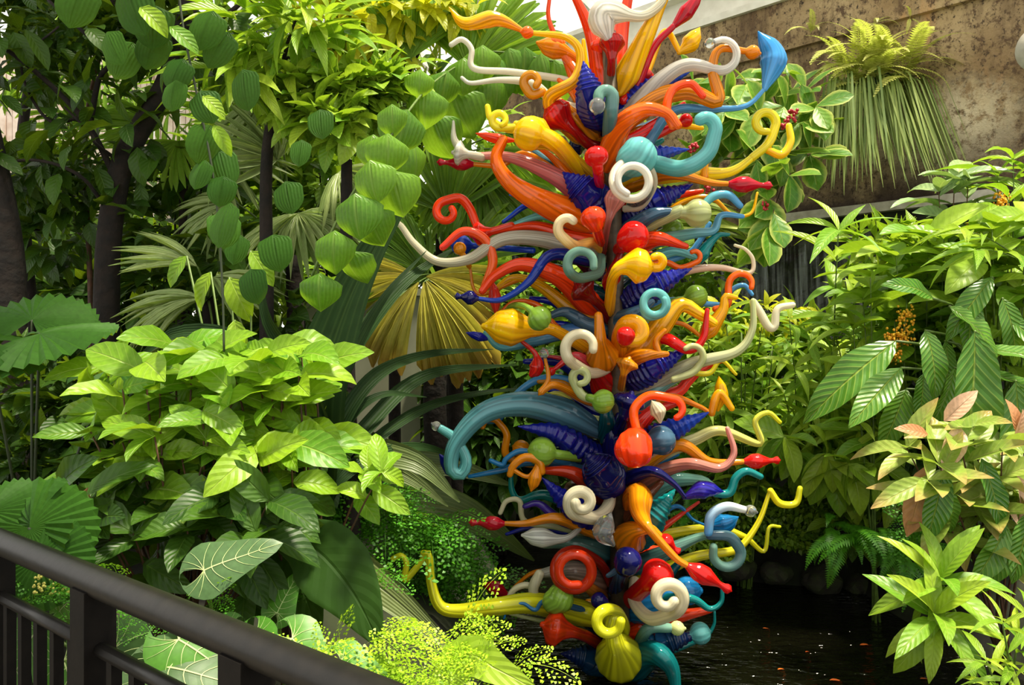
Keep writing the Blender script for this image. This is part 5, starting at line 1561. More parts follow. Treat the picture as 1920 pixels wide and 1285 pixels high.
# ---------------------------------------------------------------- palms
random.seed(110)
def palm(label, px, d, fans, key, stem='stem', trunk=None, tr=.06, **k):
    p = plant('fan_palm', label, 'palm', px, d)
    base = Vector(p.location)
    if trunk:
        limb(p, [((base.x / d) * F + 960, 1000, d)] + trunk, tr, tr * .85, name='trunk', seg=10)
        base = W(*trunk[-1])
    for (x, y, dd, dr, up, R, n, sp, dp) in fans:
        fan_leaf(p, base, W(x, y, dd), dr, up, R * dd / F, n, sp, LV[key], M['stem'], droop=dp, **k)
    return p
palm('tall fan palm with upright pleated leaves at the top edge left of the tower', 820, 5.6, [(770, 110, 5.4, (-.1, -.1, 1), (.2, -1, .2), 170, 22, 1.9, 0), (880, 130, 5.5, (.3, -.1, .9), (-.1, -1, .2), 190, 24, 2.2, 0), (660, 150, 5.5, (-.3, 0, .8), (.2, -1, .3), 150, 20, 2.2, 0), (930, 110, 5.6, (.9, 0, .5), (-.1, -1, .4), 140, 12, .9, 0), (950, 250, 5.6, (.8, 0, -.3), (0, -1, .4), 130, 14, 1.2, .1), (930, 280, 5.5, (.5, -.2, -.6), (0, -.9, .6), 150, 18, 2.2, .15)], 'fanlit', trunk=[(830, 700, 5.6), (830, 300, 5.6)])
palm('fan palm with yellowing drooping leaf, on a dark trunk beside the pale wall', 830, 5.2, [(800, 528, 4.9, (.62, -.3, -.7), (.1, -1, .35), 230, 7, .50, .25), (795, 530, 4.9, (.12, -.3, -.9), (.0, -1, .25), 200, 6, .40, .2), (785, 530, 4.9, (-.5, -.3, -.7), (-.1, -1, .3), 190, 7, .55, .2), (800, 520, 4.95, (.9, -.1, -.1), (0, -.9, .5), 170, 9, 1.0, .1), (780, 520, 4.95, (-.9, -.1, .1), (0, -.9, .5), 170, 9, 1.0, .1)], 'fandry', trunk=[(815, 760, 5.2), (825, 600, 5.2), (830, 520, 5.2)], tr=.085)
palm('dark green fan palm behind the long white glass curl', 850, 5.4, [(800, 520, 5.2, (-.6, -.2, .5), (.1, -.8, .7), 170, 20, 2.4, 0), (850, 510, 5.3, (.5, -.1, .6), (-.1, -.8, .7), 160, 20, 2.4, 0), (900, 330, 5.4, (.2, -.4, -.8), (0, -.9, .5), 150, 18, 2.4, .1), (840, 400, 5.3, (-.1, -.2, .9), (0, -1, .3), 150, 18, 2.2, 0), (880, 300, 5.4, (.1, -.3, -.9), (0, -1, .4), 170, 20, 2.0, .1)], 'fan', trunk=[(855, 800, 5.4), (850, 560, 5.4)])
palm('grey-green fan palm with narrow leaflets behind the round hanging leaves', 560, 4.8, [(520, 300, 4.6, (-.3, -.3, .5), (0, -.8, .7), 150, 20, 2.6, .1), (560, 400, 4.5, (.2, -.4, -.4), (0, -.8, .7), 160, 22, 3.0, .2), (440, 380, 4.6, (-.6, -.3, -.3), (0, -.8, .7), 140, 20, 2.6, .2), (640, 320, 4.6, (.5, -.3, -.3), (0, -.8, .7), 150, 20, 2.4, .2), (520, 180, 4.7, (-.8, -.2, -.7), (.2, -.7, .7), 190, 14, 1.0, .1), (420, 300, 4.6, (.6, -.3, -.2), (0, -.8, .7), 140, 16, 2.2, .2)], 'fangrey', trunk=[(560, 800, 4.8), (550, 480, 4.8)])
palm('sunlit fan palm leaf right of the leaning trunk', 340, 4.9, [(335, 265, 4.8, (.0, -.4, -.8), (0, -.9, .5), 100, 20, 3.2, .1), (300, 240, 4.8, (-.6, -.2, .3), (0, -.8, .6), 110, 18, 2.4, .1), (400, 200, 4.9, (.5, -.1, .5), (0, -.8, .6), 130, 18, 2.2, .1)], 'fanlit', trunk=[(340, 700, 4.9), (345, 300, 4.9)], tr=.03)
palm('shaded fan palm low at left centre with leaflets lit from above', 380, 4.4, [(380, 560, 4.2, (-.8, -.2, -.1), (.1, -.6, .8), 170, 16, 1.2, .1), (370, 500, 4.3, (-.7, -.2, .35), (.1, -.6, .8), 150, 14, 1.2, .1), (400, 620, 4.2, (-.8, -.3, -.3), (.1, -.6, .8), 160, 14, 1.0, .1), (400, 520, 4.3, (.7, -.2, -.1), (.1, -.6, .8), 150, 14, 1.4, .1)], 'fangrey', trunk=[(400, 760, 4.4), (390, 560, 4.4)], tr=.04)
p = plant('feather_palm', 'feathery palm with bright yellow-green leaflets showing at far left', 'palm', 180, 7.4)
limb(p, [(150, 900, 7.4), (150, 500, 7.4), (160, 330, 7.4)], .05, .04, name='trunk')
hub = W(160, 320, 7.4)
for i in range(9):
    a = -1.3 + 2.6 * i / 8
    c = catmull([hub, hub + Vector((.5 * math.sin(a), -.2, .75)), hub + Vector((1.3 * math.sin(a), -.4, .9 * math.cos(a) - .1))], 14)
    fr = Geo().tube(c, .008, 5).build('frond', M['stem'], p)
    for k in range(2, 14):
        T = Vector(c[k] - c[k - 1]).normalized(); S = T.cross(Vector((0, -1, .3))).normalized()
        for sg in (-1, 1):
            put('leaflet', pick(LV['fanlit']), fr, c[k], S * sg + T * .7 + Vector((0, 0, -.2)), (0, -1, .5), random.uniform(.3, .42))

# ---------------------------------------------------------------- background foliage, left and centre
random.seed(111)
BG = [
 ('dense bush behind the sculpture at mid height, left of the pole', 960, 7.6, [(940, 560, 7.4, 110, 70), (1010, 600, 7.5, 90, 80), (880, 600, 7.3, 70, 60)], 'shrubw', .24),
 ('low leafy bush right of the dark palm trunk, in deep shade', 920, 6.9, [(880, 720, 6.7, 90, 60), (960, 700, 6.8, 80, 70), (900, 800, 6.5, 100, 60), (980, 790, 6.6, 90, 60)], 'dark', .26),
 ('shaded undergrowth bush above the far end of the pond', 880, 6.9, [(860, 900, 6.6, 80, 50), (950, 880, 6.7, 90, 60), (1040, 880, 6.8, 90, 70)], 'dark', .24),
 ('bright bush behind the palms at top, just under the eaves', 930, 8.0, [(880, 230, 7.8, 90, 50), (960, 330, 7.8, 100, 60)], 'lance', .34, 20, 80),
 ('tall bush filling the gap left of the yellow shrub', 640, 7.5, [(560, 80, 7.7, 110, 70), (690, 130, 7.7, 100, 80), (620, 230, 7.6, 120, 70)], 'lance', .34, 24, 80),
 ('mid green bush behind the grey fan palm', 600, 6.4, [(500, 260, 6.0, 100, 70), (600, 330, 6.0, 110, 80), (720, 420, 6.0, 90, 90), (500, 420, 6.0, 110, 80)], 'mid', .30),
 ('dark bush behind the leaning trunk, under the pale boards', 300, 6.6, [(130, 360, 6.4, 110, 60), (300, 400, 6.4, 110, 70), (420, 330, 6.4, 90, 70), (60, 430, 6.4, 110, 70)], 'mid', .27, 24, 90),
 ('tall bush in the top left distance above the pale boards', 250, 8.2, [(80, -10, 8.0, 160, 50), (250, 0, 8.0, 140, 60), (400, 50, 8.0, 110, 90)], 'mid', .36, 24, 80),
 ('leafy bush at left centre distance between trunk and vine', 450, 7.4, [(440, 180, 7.2, 90, 70), (480, 330, 7.2, 120, 80), (340, 470, 7.0, 130, 80), (480, 520, 6.6, 120, 80)], 'lance', .32),
 ('dark bush at the far left behind the black trunk', 120, 6.2, [(60, 520, 5.8, 120, 70), (180, 560, 5.8, 110, 70), (300, 560, 5.8, 100, 70), (120, 640, 5.6, 140, 70), (280, 680, 5.6, 130, 70)], 'dark', .26),
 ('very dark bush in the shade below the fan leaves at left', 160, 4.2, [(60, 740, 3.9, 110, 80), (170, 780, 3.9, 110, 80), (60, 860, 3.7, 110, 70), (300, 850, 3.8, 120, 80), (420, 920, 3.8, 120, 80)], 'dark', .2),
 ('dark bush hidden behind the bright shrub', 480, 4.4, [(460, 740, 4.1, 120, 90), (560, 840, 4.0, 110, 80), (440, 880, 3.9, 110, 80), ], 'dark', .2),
]
def bush(label, px, d, blobs, key, size, n=26, stuff=170, name='background_bush', mat=None):
    p = plant(name, label, 'bush', px, d)
    for (x, y, dd, rx, rz) in blobs:
        c = W(x, y, dd); R = (rx * dd / F, min(rx, rz) * dd / F * .7, rz * dd / F)
        b = Vector(p.location) + Vector((rnd(.15), rnd(.1), 0))
        Geo().tube([bez(b, b.lerp(c, .5) + Vector((0, .1, .1)), c, t) for t in np.linspace(0, 1, 6)], [.018, .016, .013, .011, .009, .006], 5).build('branch', M['bark'], p)
        scatter(p, c, R, n, LV[key], size, shell=.8)
        mass(p, 'foliage', c, R, stuff, size * .85, mat or LV[key][0].materials[0], wr=.36)
    return p
for b in BG: bush(*b)
BG2 = ('dense bush outside the left edge behind the black trunk', -300, 6.2, [(-200, 300, 6.0, 170, 150), (-260, 60, 6.2, 170, 150), (-220, 560, 5.8, 170, 140), (-480, 300, 6.0, 170, 200)], 'mid', .3, 14, 200)
bush(*BG2)
# far planting that closes the view behind everything
FAR = [('far dark thicket behind the pale wall and palms', 700, 9.0, [(560, 500, 8.8, 150, 130), (700, 480, 8.8, 150, 130), (840, 480, 8.8, 140, 140), (960, 480, 8.8, 130, 150), (560, 720, 8.6, 150, 120), (860, 700, 8.6, 130, 130), (1000, 700, 8.6, 130, 130)]),
       ('far dark thicket at the left end, under the pale boards', 200, 9.0, [(40, 500, 8.8, 160, 120), (200, 520, 8.8, 160, 120), (380, 480, 8.8, 150, 140), (60, 740, 8.4, 150, 130), (260, 740, 8.4, 150, 130), (440, 740, 8.4, 130, 130)]),
       ('far tall thicket rising to the top edge left of the glass roof', 560, 10.2, [(500, 160, 10, 130, 90), (760, 200, 10, 120, 90), (640, 300, 10, 150, 90), (480, 330, 10, 150, 100)])]
for b in FAR:
    bush(b[0], b[1], b[2], b[3], 'deep', .40, n=16, stuff=340, name='far_thicket')

# ---------------------------------------------------------------- right: wall plants
random.seed(112)
p = empty('berry_shrub', W(1500, 330, 7.6), 'leafy shrub with broad pale-edged leaves and red berries growing out of the concrete wall', 'shrub')
wb = W(1490, 300, 7.7)
branchy(p, wb, tp([(1300, 160), (1340, 175), (1400, 160), (1440, 150), (1480, 140), (1510, 170), (1360, 210), (1420, 210), (1470, 200), (1300, 220), (1330, 250), (1390, 260), (1440, 250), (1500, 230), (1530, 200), (1290, 280), (1350, 300), (1420, 300), (1470, 290), (1520, 290), (1270, 210), (1440, 340), (1480, 330)], 6.9, .25),
        LV['margin'], .34, n=5, t0=.55, stem=M['twig'], sr=.010, ang=(75, 45), rise=.05, style='pair', term=2, face=Vector((0, -.75, .8)))
branchy(p, wb, tp([(1432, 370), (1450, 400), (1440, 425)], 6.6), LV['margin'], .34, n=2, t0=.85, stem=M['twig'], sr=.008, term=2, face=Vector((0, -1, .3)), droop=.8)
for (x, y) in ((1470, 230), (1486, 216), (1432, 388), (1300, 278), (1330, 352), (1240, 180)):
    g = Geo(); c = W(x, y, 6.6)
    for i in range(14): g.ball(c + Vector((rnd(.035), rnd(.03), rnd(.045))), .016, 6, 4)
    o = g.build('berry_cluster', M['red_berry'], p); o['label'] = 'dark red berry cluster'
p = empty('striped_plant', W(1240, 470, 7.4), 'tuft of long striped yellow-green blades behind the tower on its right side', 'plant')
for i in range(34):
    h = W(1250 + rnd(25), 400 + rnd(35), 7.0 + rnd(.2))
    put('leaf', pick(LV['stripe']), p, h, (1, rnd(.5) - .2, rnd(.28)), (0, -.6, .9), random.uniform(.6, .95))
for i in range(20):
    h = W(1240 + rnd(25), 370 + rnd(25), 7.2 + rnd(.2))
    put('leaf', pick(LV['stripe']), p, h, (rnd(1), rnd(.5) - .2, .3 + rnd(.28)), (0, -.6, .9), random.uniform(.5, .8))

random.seed(113)
wc = W(1640, 165, 7.35)
p = empty('hanging_fern', wc, 'hanging clump of pale ferns above long trailing grass on the concrete wall', 'fern')
Geo().ball(wc, .22, 12, 8, (1, .8, .7)).build('root_ball', M['soil'], p)
for i in range(84):
    a = rnd(1.5)
    put('frond', pick(FERN['swordpale']), p, wc + Vector((rnd(.34), rnd(.12), rnd(.14) + .07)), (math.sin(a) * .9, -.55 + rnd(.3), .75 * math.cos(a) + rnd(.3)), (0, -.4, 1), random.uniform(.45, .75))
gm = []
for i in range(8):
    V_, U_, F_ = [], [], []
    n = 14; a = .5 + rnd(.3); y = 0; z = 0
    for j in range(n + 1):
        s = j / n; w = .0085 * min(1, (1 - s) * 3 + .1)
        V_ += [(-w, y, z), (w * .0, y, z + w * .5), (w, y, z)]; U_ += [(0, s), (.5, s), (1, s)]
        if j < n:
            a = max(-1.52, a - (.75 * random.uniform(.8, 1.2) if j < 4 else .03)); y += math.cos(a) / n; z += math.sin(a) / n
    for j in range(n):
        F_ += [(3 * j, 3 * j + 1, 3 * j + 4, 3 * j + 3), (3 * j + 1, 3 * j + 2, 3 * j + 5, 3 * j + 4)]
    gm.append(mesh_from('grass_blade', V_, F_, M['l_grass'], uvs=U_))
for i in range(230):
    a = rnd(1.45)
    put('grass_blade', pick(gm), p, wc + Vector((.30 * math.sin(a) + rnd(.2) - .04, -.10 + rnd(.1), rnd(.08))), (math.sin(a) * .5, -.7, .25), (0, 0, 1), random.uniform(.7, 1.22))
for (lab, x, y, n, s) in (('small tuft of ferns rooted in the ledge near the top edge', 1640, 45, 8, .22), ('thin fern tuft on the wall left of the hanging clump', 1520, 62, 5, .28), ('tiny yellow-green fern sprig on the ledge, right of the larger tuft', 1706, 34, 3, .2)):
    c = W(x, y, 11.41 / ((x - 960) / F + 1.027) - .12)
    q = empty('ledge_fern', c, lab, 'fern')
    for i in range(n): put('frond', pick(FERN['swordpale']), q, c, (rnd(1), -.5, rnd(.9)), (0, -.5, .9), s * random.uniform(.7, 1.3))

# round wall lamp cut by the right edge
random.seed(114)
lc_ = W(1958, 88, 6.2)
p = empty('round_lamp', lc_, 'round pale wall lamp cut off by the right edge of the picture', 'lamp')
nrm = Vector((-.698, -.716, 0)); back = lc_ - nrm * .35
Geo().tube([back, lc_ - nrm * .05], .03, 10).build('arm', M['steel'], p)
Geo().tube([lc_ - nrm * .08, lc_], [.10, .19], 24).build('housing', M['steel'], p)
Geo().tube([lc_, lc_ + nrm * .012], .20, 28).build('lens', M['steel'], p)

# ---------------------------------------------------------------- right: planted bank
random.seed(115)
def lshrub(label, px, d, tips, dd, key='lance', size=.30, n=8, t0=.35, name='lance_leaf_shrub', ang=(80, 40), jd=.2, term=3, stem='stem', **k):
    p = plant(name, label, 'shrub', px, d)
    branchy(p, p.location, tp(tips, dd, jd), LV[key], size, n=n, t0=t0, stem=M[stem], sr=.010, ang=ang, term=term, rise=.1, **k)
    return p
p = lshrub('tall upright shrub with whorls of long leaves, highest of the bank right of the tower', 1570, 6.4, [(1572, 432)], 4.95, size=.40, n=16, t0=.38, ang=(78, 45), jd=.02, term=6, droop=.05)
p = lshrub('slender shrub with orange-tinged tip leaves right of the tallest stem', 1640, 5.3, [(1618, 560), (1632, 520), (1600, 620)], 5.1, key='shrub', size=.34, n=8, t0=.5, ang=(75, 45), jd=.05)
S5 = [
 ('leafy shrub close behind the right side of the tower at mid height', 1400, 6.0, [(1320, 600), (1360, 590), (1400, 620), (1430, 600), (1340, 650), (1390, 670), (1450, 650), (1320, 700), (1370, 720), (1430, 700)], 5.9),
 ('leafy shrub in the middle of the right bank below the tallest stem', 1520, 6.6, [(1480, 600), (1520, 640), (1560, 660), (1490, 690), (1540, 710), (1600, 690), (1470, 740), (1520, 760), (1580, 760), (1620, 730)], 5.5),
 ('leafy shrub right of centre on the bank beside the yellow flower spikes', 1640, 6.3, [(1620, 640), (1660, 680), (1640, 730), (1680, 760), (1610, 790), (1650, 810), (1690, 820), (1580, 820), (1560, 600), (1600, 570)], 5.3),
 ('low leafy shrub behind the lower right curls of the tower', 1400, 6.9, [(1310, 760), (1360, 770), (1400, 790), (1450, 780), (1330, 820), (1390, 830), (1440, 830), (1480, 800)], 5.9),
 ('low leafy shrub on the bank edge above the moss', 1520, 6.7, [(1480, 810), (1520, 790), (1560, 820), (1500, 830), (1450, 820), (1600, 830), (1540, 760)], 5.7),
]
for s in S5: lshrub(*s, size=.265, n=14, t0=.32, ang=(82, 45))
p = lshrub('shrub hanging over the pond edge with glossy ribbed leaves pointing down', 1620, 6.7, [(1500, 850), (1550, 850), (1590, 870), (1640, 870), (1680, 880), (1560, 870), (1620, 880), (1470, 820), (1600, 890), (1660, 900)], 5.3, key='shrubw', size=.30, n=5, t0=.7, ang=(75, 50), term=4, droop=.75)
ctree('broad leaved dark plant under the overhanging shrub at the pond edge', 1640, 6.4, [(1600, 985, 5.6, 60, 30), (1650, 1000, 5.5, 50, 40)], 'mid', .26, None, 14, name='broad_leaf_bush', cat='shrub')

random.seed(116)
p = plant('big_leaf_plant', 'large plant with huge glossy ribbed leaves hanging at the right edge', 'plant', 1880, 4.9)
BL = [(1828, 622, 225, (-.06, -.12, -1), (0, -1, .10), 4.25), (1735, 620, 110, (.0, -.5, -.7), (0, -.8, .6)), (1732, 700, 80, (-.2, -.3, -1), (0, -1, .2)), (1790, 690, 115, (-.35, -.2, -1), (.4, -1, .1)), (1772, 640, 90, (.1, -.3, -1), (.2, -1, .2)),
      (1800, 730, 90, (-.1, -.2, -1), (-.5, -.8, .1)), (1905, 715, 190, (-.05, -.2, -1), (-.1, -1, .1)), (1850, 655, 100, (.9, -.4, -.1), (0, -.7, .8)), (1860, 700, 90, (.8, -.5, -.3), (0, -.7, .8)), (1895, 600, 130, (.5, -.4, -.6), (-.3, -.8, .6)),
      (1690, 690, 130, (-.8, -.4, -.6), (0, -.7, .8)), (1700, 730, 110, (-.5, -.3, -.9), (0, -.8, .5)), (1750, 560, 90, (-.5, -.3, .3), (0, -.8, .7)), (1680, 640, 190, (-.85, -.2, -.55), (.1, -.75, .75)), (1880, 560, 110, (.2, -.3, -.9), (-.3, -1, .3)), (1780, 575, 100, (.4, -.4, -.4), (0, -.8, .7)), (1860, 520, 120, (-.6, -.2, -.6), (0, -.8, .6)), (1820, 560, 100, (-.2, -.4, -.6), (0, -.8, .6))]
for (x, y, s, a, up, *dd) in BL:
    b = W(x, y, dd[0] if dd else 4.5 + rnd(.1)); r0 = Vector(p.location)
    Geo().tube([bez(r0, Vector((r0.x, r0.y + .1, b.z + .05)), b, t) for t in np.linspace(0, 1, 8)], .008, 5).build('stem', M['stem'], p)
    put('leaf', pick(LV['big']), p, b, a, up, s * 4.5 / F * 1.25, rnd(.15))
for (lab, x, y, L) in (('drooping yellow flower spike over the shrub, left of the huge leaves', 1700, 575, .26), ('shorter yellow flower spike below the first one', 1678, 620, .2), ('thin spray of yellow blossom at the top of the right bank', 1880, 360, .2), ('low spray of yellow blossom behind the grey rosette', 1835, 384, .22)):
    c = W(x, y, 5.0 if y > 500 else 5.4)
    q = empty('flower_spike', c, lab, 'flower')
    Geo().tube([c + Vector((.05, .1, .06)), c, c + Vector((-.05, -.04, -L))], .005, 5).build('stem', M['stem'], q)
    g = Geo()
    for i in range(130):
        t = random.random(); g.ball(c + Vector((-.05 * t + rnd(.05), -.04 * t + rnd(.05), -L * t + rnd(.02))), random.uniform(.006, .012), 5, 3)
    o = g.build('blossoms', M['yellow_bloom'], q); o['kind'] = 'stuff'

random.seed(117)
p = lshrub('plant with a grey-green rosette of leaves against the wall, upper right', 1790, 5.9, [(1790, 335), (1760, 360), (1815, 345)], 5.6, key='grey', size=.36, n=9, t0=.72, name='rosette_plant', ang=(80, 50), jd=.05, stem='twig')
S6 = [
 ('broad leaved shrub at the top of the right bank under the ledge', 1720, 5.5, [(1680, 480), (1710, 490), (1740, 450), (1770, 450), (1720, 540), (1760, 530), (1690, 530), (1790, 490)], 5.2, 'shrubw', .36),
 ('broad leaved shrub touching the right edge level with the ledge', 1880, 5.3, [(1820, 440), (1860, 430), (1900, 430), (1930, 410), (1840, 490), (1890, 500), (1930, 490), (1810, 530), (1870, 550), (1920, 550)], 4.9, 'shrubw', .36),
]
for s in S6:
    p = lshrub(s[0], s[1], s[2], s[3], s[4], key=s[5], size=s[6], n=6, t0=.6, name='broad_leaf_shrub', ang=(78, 45))
p = plant('slim_leaf_plant', 'arching yellow-green sprig with narrow leaves crossing the upper right shrubs', 'plant', 1930, 4.7)
branchy(p, W(1960, 520, 4.7), [W(1800, 430, 4.5), W(1830, 470, 4.4)], LV['slim'], .26, n=7, t0=.45, stem=M['stem'], sr=.006, ang=(50, 30), rise=.3, style='flat')
p = lshrub('narrow bright leaved shrub at the right edge above the wall blossoms', 1900, 5.6, [(1900, 300), (1870, 330), (1930, 330), (1890, 370)], 5.4, key='slim', size=.34, n=8, t0=.7, ang=(70, 40))
BGR = [
 ('bush behind the right bank shrubs, below the falling water', 1420, 7.0, [(1340, 650, 6.8, 90, 50), (1440, 660, 6.9, 100, 50), (1540, 650, 6.8, 100, 60), (1380, 720, 6.6, 110, 70), (1500, 730, 6.5, 110, 70)], 'shrub', .28),
 ('bright feathery bush under the ledge at right', 1700, 6.6, [(1660, 470, 6.3, 90, 50), (1740, 500, 6.2, 90, 60), (1660, 560, 6.1, 90, 60), (1760, 590, 6.0, 90, 60)], 'lance', .26),
 ('bush behind the huge ribbed leaves', 1860, 5.9, [(1800, 520, 5.6, 90, 70), (1880, 560, 5.5, 90, 70), (1840, 640, 5.4, 110, 60), (1700, 640, 5.7, 80, 60)], 'mid', .26),
 ('dark bush deep in the hollow under the huge leaves', 1800, 5.4, [(1740, 800, 5.3, 80, 60), (1850, 800, 5.2, 90, 60), (1900, 860, 5.0, 80, 60)], 'dark', .22),
 ('dark bush behind the low shrubs above the moss', 1480, 6.4, [(1400, 800, 6.3, 110, 50), (1520, 820, 6.1, 110, 50), (1620, 820, 6.0, 100, 60)], 'mid', .24),
 ('bush behind the tower between its right side and the falling water', 1280, 8.0, [(1240, 560, 7.6, 100, 90), (1300, 520, 7.7, 90, 60), (1200, 700, 7.3, 110, 80), (1290, 800, 7.0, 100, 60), (1120, 640, 7.6, 100, 110), (1090, 800, 7.2, 110, 80)], 'shrubw', .26),
 ('bush behind the upper tower against the wall', 1130, 8.6, [(1080, 340, 8.3, 90, 70), (1160, 420, 8.2, 100, 90), (1060, 460, 8.2, 90, 80)], 'mid', .28),
]
for b in BGR: bush(*b)
p = plant('yellow_ground_plant', 'low yellow-green ground plant behind the zigzag glass curl', 'plant', 1400, 6.6)
scatter(p, W(1400, 590, 6.4), (.55, .3, .10), 90, LV['yellow'], .15)
for (x, y) in ((1310, 640), (1390, 640), (1450, 660)):
    Geo().tube([Vector(p.location), W(x, y - 20, 6.4)], .008, 5).build('stem', M['stem'], p)

random.seed(118)
p = lshrub('shrub with long leaves flushed pink and bronze at the right edge above the pond', 1880, 4.5, [(1700, 840), (1760, 870), (1740, 900), (1800, 830), (1840, 890), (1880, 830), (1920, 850), (1900, 920), (1860, 960), (1930, 900), (1790, 930), (1820, 800)], 4.1, key='redtip', size=.28, n=6, t0=.66, name='bronze_leaf_shrub', ang=(78, 45), stem='twig', droop=.15)
for (x, y, s, a, key) in ((1740, 872, 130, (-.42, -.3, -1), 'bronze'), (1770, 790, 75, (.35, -.3, .5), 'pink'), (1800, 800, 90, (-.4, -.4, -.6), 'pink'), (1740, 815, 60, (-.8, -.3, .3), 'bronze'), (1905, 810, 60, (-.1, -.4, .8), 'bronze'), (1900, 830, 60, (.2, -.4, .9), 'pink'), (1850, 925, 60, (.8, -.3, -.5), 'pink'), (1880, 945, 40, (.3, -.5, -.5), 'pink'), (1905, 890, 80, (.1, -.3, -.8), 'pink'), (1460, 790, 40, (-.2, -.3, -.9), 'bronze')):
    d = 4.05 if x > 1500 else 5.7
    put('leaf', pick(LV[key]), p, W(x, y, d), a, (rnd(.3), -.9, .5), s * d / F * 1.1)['label'] = 'pinkish bronze leaf'
for (x, y, s, a) in ((1770, 880, 150, (-.35, -.3, -1)), (1840, 860, 150, (.2, -.3, -.9)), (1888, 985, 150, (-.62, -.35, -.8)), (1760, 900, 120, (.3, -.2, -.9)), (1900, 1000, 130, (-.5, -.2, -1)), (1930, 960, 140, (-.3, -.2, -.9))):
    put('leaf', pick(LV['big']), p, W(x, y, 4.0), a, (rnd(.3), -.9, .5), s * 4.0 / F)
random.seed(119)
p = plant('rosette_shrub', 'low rosette of long spreading green leaves over the dark water, bottom right', 'plant', 1840, 4.1)
RS = [(1760, 1085, 3.75, 14, .33, -.15), (1752, 1150, 3.65, 16, .33, -.6)]
for (x, y, d, n, s, dz) in RS:
    c = W(x, y, d); r0 = Vector(p.location)
    Geo().tube([bez(r0, r0 + Vector((-.05, -.1, .35)), c, t) for t in np.linspace(0, 1, 9)], .010, 6).build('stem', M['stem'], p)
    for i in range(n):
        a = i * 2.4
        tl = .25 + .75 * (i / n)
        put('leaf', pick(LV['shrub']), p, c + Vector((0, 0, -.06 * i / n)), (math.sin(a) * tl, math.cos(a) * tl * .8 - .25, 1 - 1.5 * (i / n) + dz * .5), (0, -.55, .85), s * random.uniform(.85, 1.1), rnd(.2))
p = lshrub('slim leaved seedling in the bottom right corner', 1930, 3.5, [(1880, 1170), (1910, 1200), (1930, 1160), (1850, 1240), (1900, 1280)], 3.3, key='slim', size=.2, n=7, t0=.5, name='slim_leaf_plant')
p = plant('maidenhair_fern', 'bright maidenhair fern under the bronze leaves on the right bank', 'fern', 1760, 4.8)
ferns(p, [(1700, 930, 4.6), (1740, 950, 4.5), (1780, 980, 4.5), (1720, 1000, 4.5), (1830, 1000, 4.4), (1690, 980, 4.6)], 'maidenmid', .3, 7, dirb=(-.1, -.6, .1))
p = plant('sword_fern', 'dark fern with drooping toothed fronds over the black water at the right bank', 'fern', 1620, 5.4)
ferns(p, [(1590, 1000, 5.2), (1620, 1010, 5.2), (1660, 1000, 5.2), (1560, 990, 5.3), (1690, 1040, 5.0)], 'sworddark', .42, 6, dirb=(-.1, -.5, .0))
p = plant('sword_fern', 'bright green fern behind the lower right glass curls', 'fern', 1300, 6.5)
ferns(p, [(1280, 980, 6.4), (1300, 920, 6.5), (1340, 1000, 6.3), (1260, 1040, 6.3), (1310, 880, 6.6), (1380, 900, 6.4)], 'sword', .42, 7, dirb=(0, -.5, .4))
ferns(p, [(1330, 960, 6.2), (1390, 950, 6.1), (1450, 940, 6.1), (1280, 1020, 6.1), (1350, 1000, 6.1)], 'maidenlit', .26, 4, dirb=(0, -.5, .3))
p = plant('sword_fern', 'green fern above the far end of the water left of the tower', 'fern', 980, 7.4)
ferns(p, [(960, 800, 7.0), (1000, 830, 7.0), (920, 830, 6.9)], 'sword', .42, 7, dirb=(0, -.5, .4))
p = plant('rosette_shrub', 'small rosette seedling behind the teal glass curl', 'plant', 1400, 6.2)
c = W(1410, 915, 6.0); Geo().tube([Vector(p.location), c], .008, 5).build('stem', M['stem'], p)
for i in range(22): put('leaf', pick(LV['lance']), p, c, (math.sin(i * 2.4), math.cos(i * 2.4) * .6 - .3, rnd(.5) + .1), (0, -.6, 1), .26)

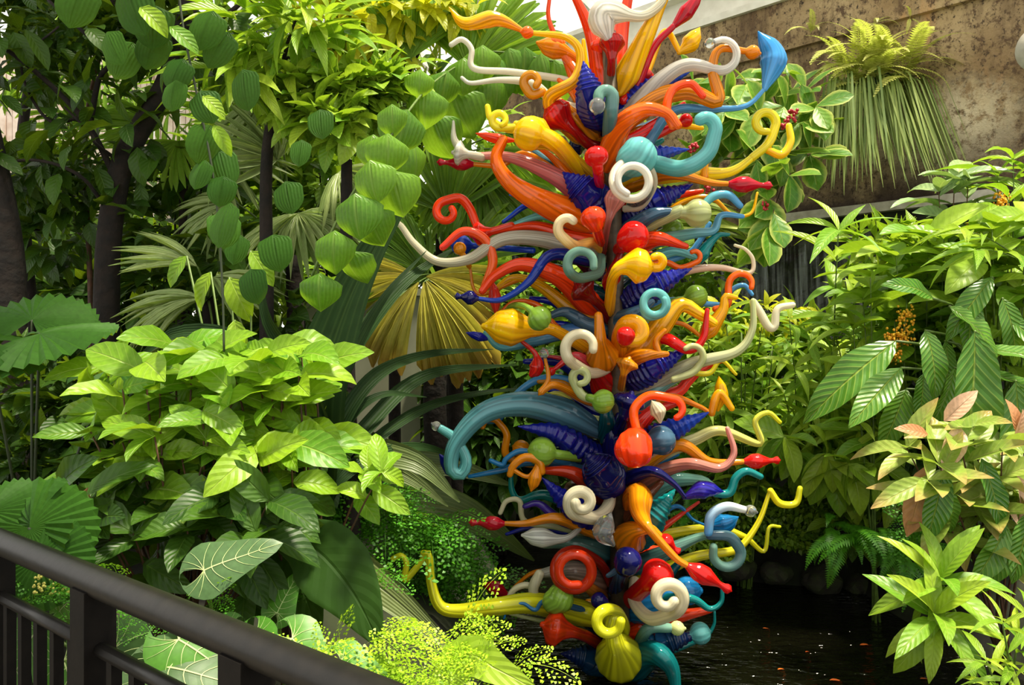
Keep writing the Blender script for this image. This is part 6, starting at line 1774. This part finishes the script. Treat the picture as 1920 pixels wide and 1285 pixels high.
# moss and little plants on the bank, rocks
random.seed(120)
p = plant('moss_bank', 'mossy cushion of tiny plants along the bank above the dark water, right of the tower', 'moss', 1440, 6.5)
for (x, y, d, rx, rz) in ((1300, 1000, 6.15, 60, 24), (1400, 955, 6.1, 80, 26), (1500, 945, 6.0, 70, 26), (1450, 995, 6.0, 70, 22), (1560, 955, 5.9, 60, 26), (1350, 1030, 6.05, 50, 14), (1500, 1005, 6.0, 60, 20)):
    mass(p, 'moss', W(x, y, d), (rx * d / F, .35, rz * d / F), 700, .05, M['l_moss'], wr=.6, shell=.6)
for (x, y, s, lab) in ((1380, 1065, .14, 'mossy rock at the water line below the lime glass horn'), (1455, 1075, .12, 'rock at the water line right of the first mossy rock'), (1310, 1070, .11, 'small rock at the water line behind the crimson glass bud'), (1540, 1090, .16, 'dark rock under the fern at the water line'), (1610, 1105, .13, 'dark rock half under water below the drooping fern')):
    d = 6.0 if x < 1500 else 5.95
    c = W(x, y, d); c.z = max(c.z, .02)
    bm = bmesh.new(); bmesh.ops.create_icosphere(bm, subdivisions=3, radius=s)
    for v in bm.verts:
        v.co *= 1 + .16 * math.sin(9 * v.co.x / s * .4 + x) * math.cos(7 * v.co.y / s * .4) + rnd(.04); v.co.z *= .7
    me = bpy.data.meshes.new('rock'); bm.to_mesh(me); bm.free(); me.materials.append(M['rock'])
    o = link('rock', me); o.location = c; tag(o, lab, 'rock')
# fallen leaves on the water
for (x, y, s, lab) in ((1612, 1212, .11, 'orange fallen leaf floating on the dark pond, largest of those afloat'), (1555, 1278, .09, 'orange fallen leaf afloat at the bottom edge'), (1725, 1275, .06, 'brown fallen leaf afloat below the rosette'), (1458, 1258, .06, 'pale fallen leaf afloat at the bottom, nearest the teal horn'), (1392, 1080, .05, 'small fallen leaf afloat beside the mossy rock'), (1510, 1225, .04, 'tiny pale fallen leaf afloat in the middle of the pond'), (1430, 1180, .05, 'tiny fallen leaf afloat right of the aqua glass ball')):
    d = EYE * F / (y - 642.5)
    o = link('fallen_leaf', pick(LV['fallen'])); o.matrix_world = Matrix.Translation(W(x, y, d) + Vector((0, 0, .006))) @ frame((1, .3 + rnd(.3), 0), (0, 0, 1)) @ Matrix.Scale(s, 4)
    tag(o, lab, 'leaf')
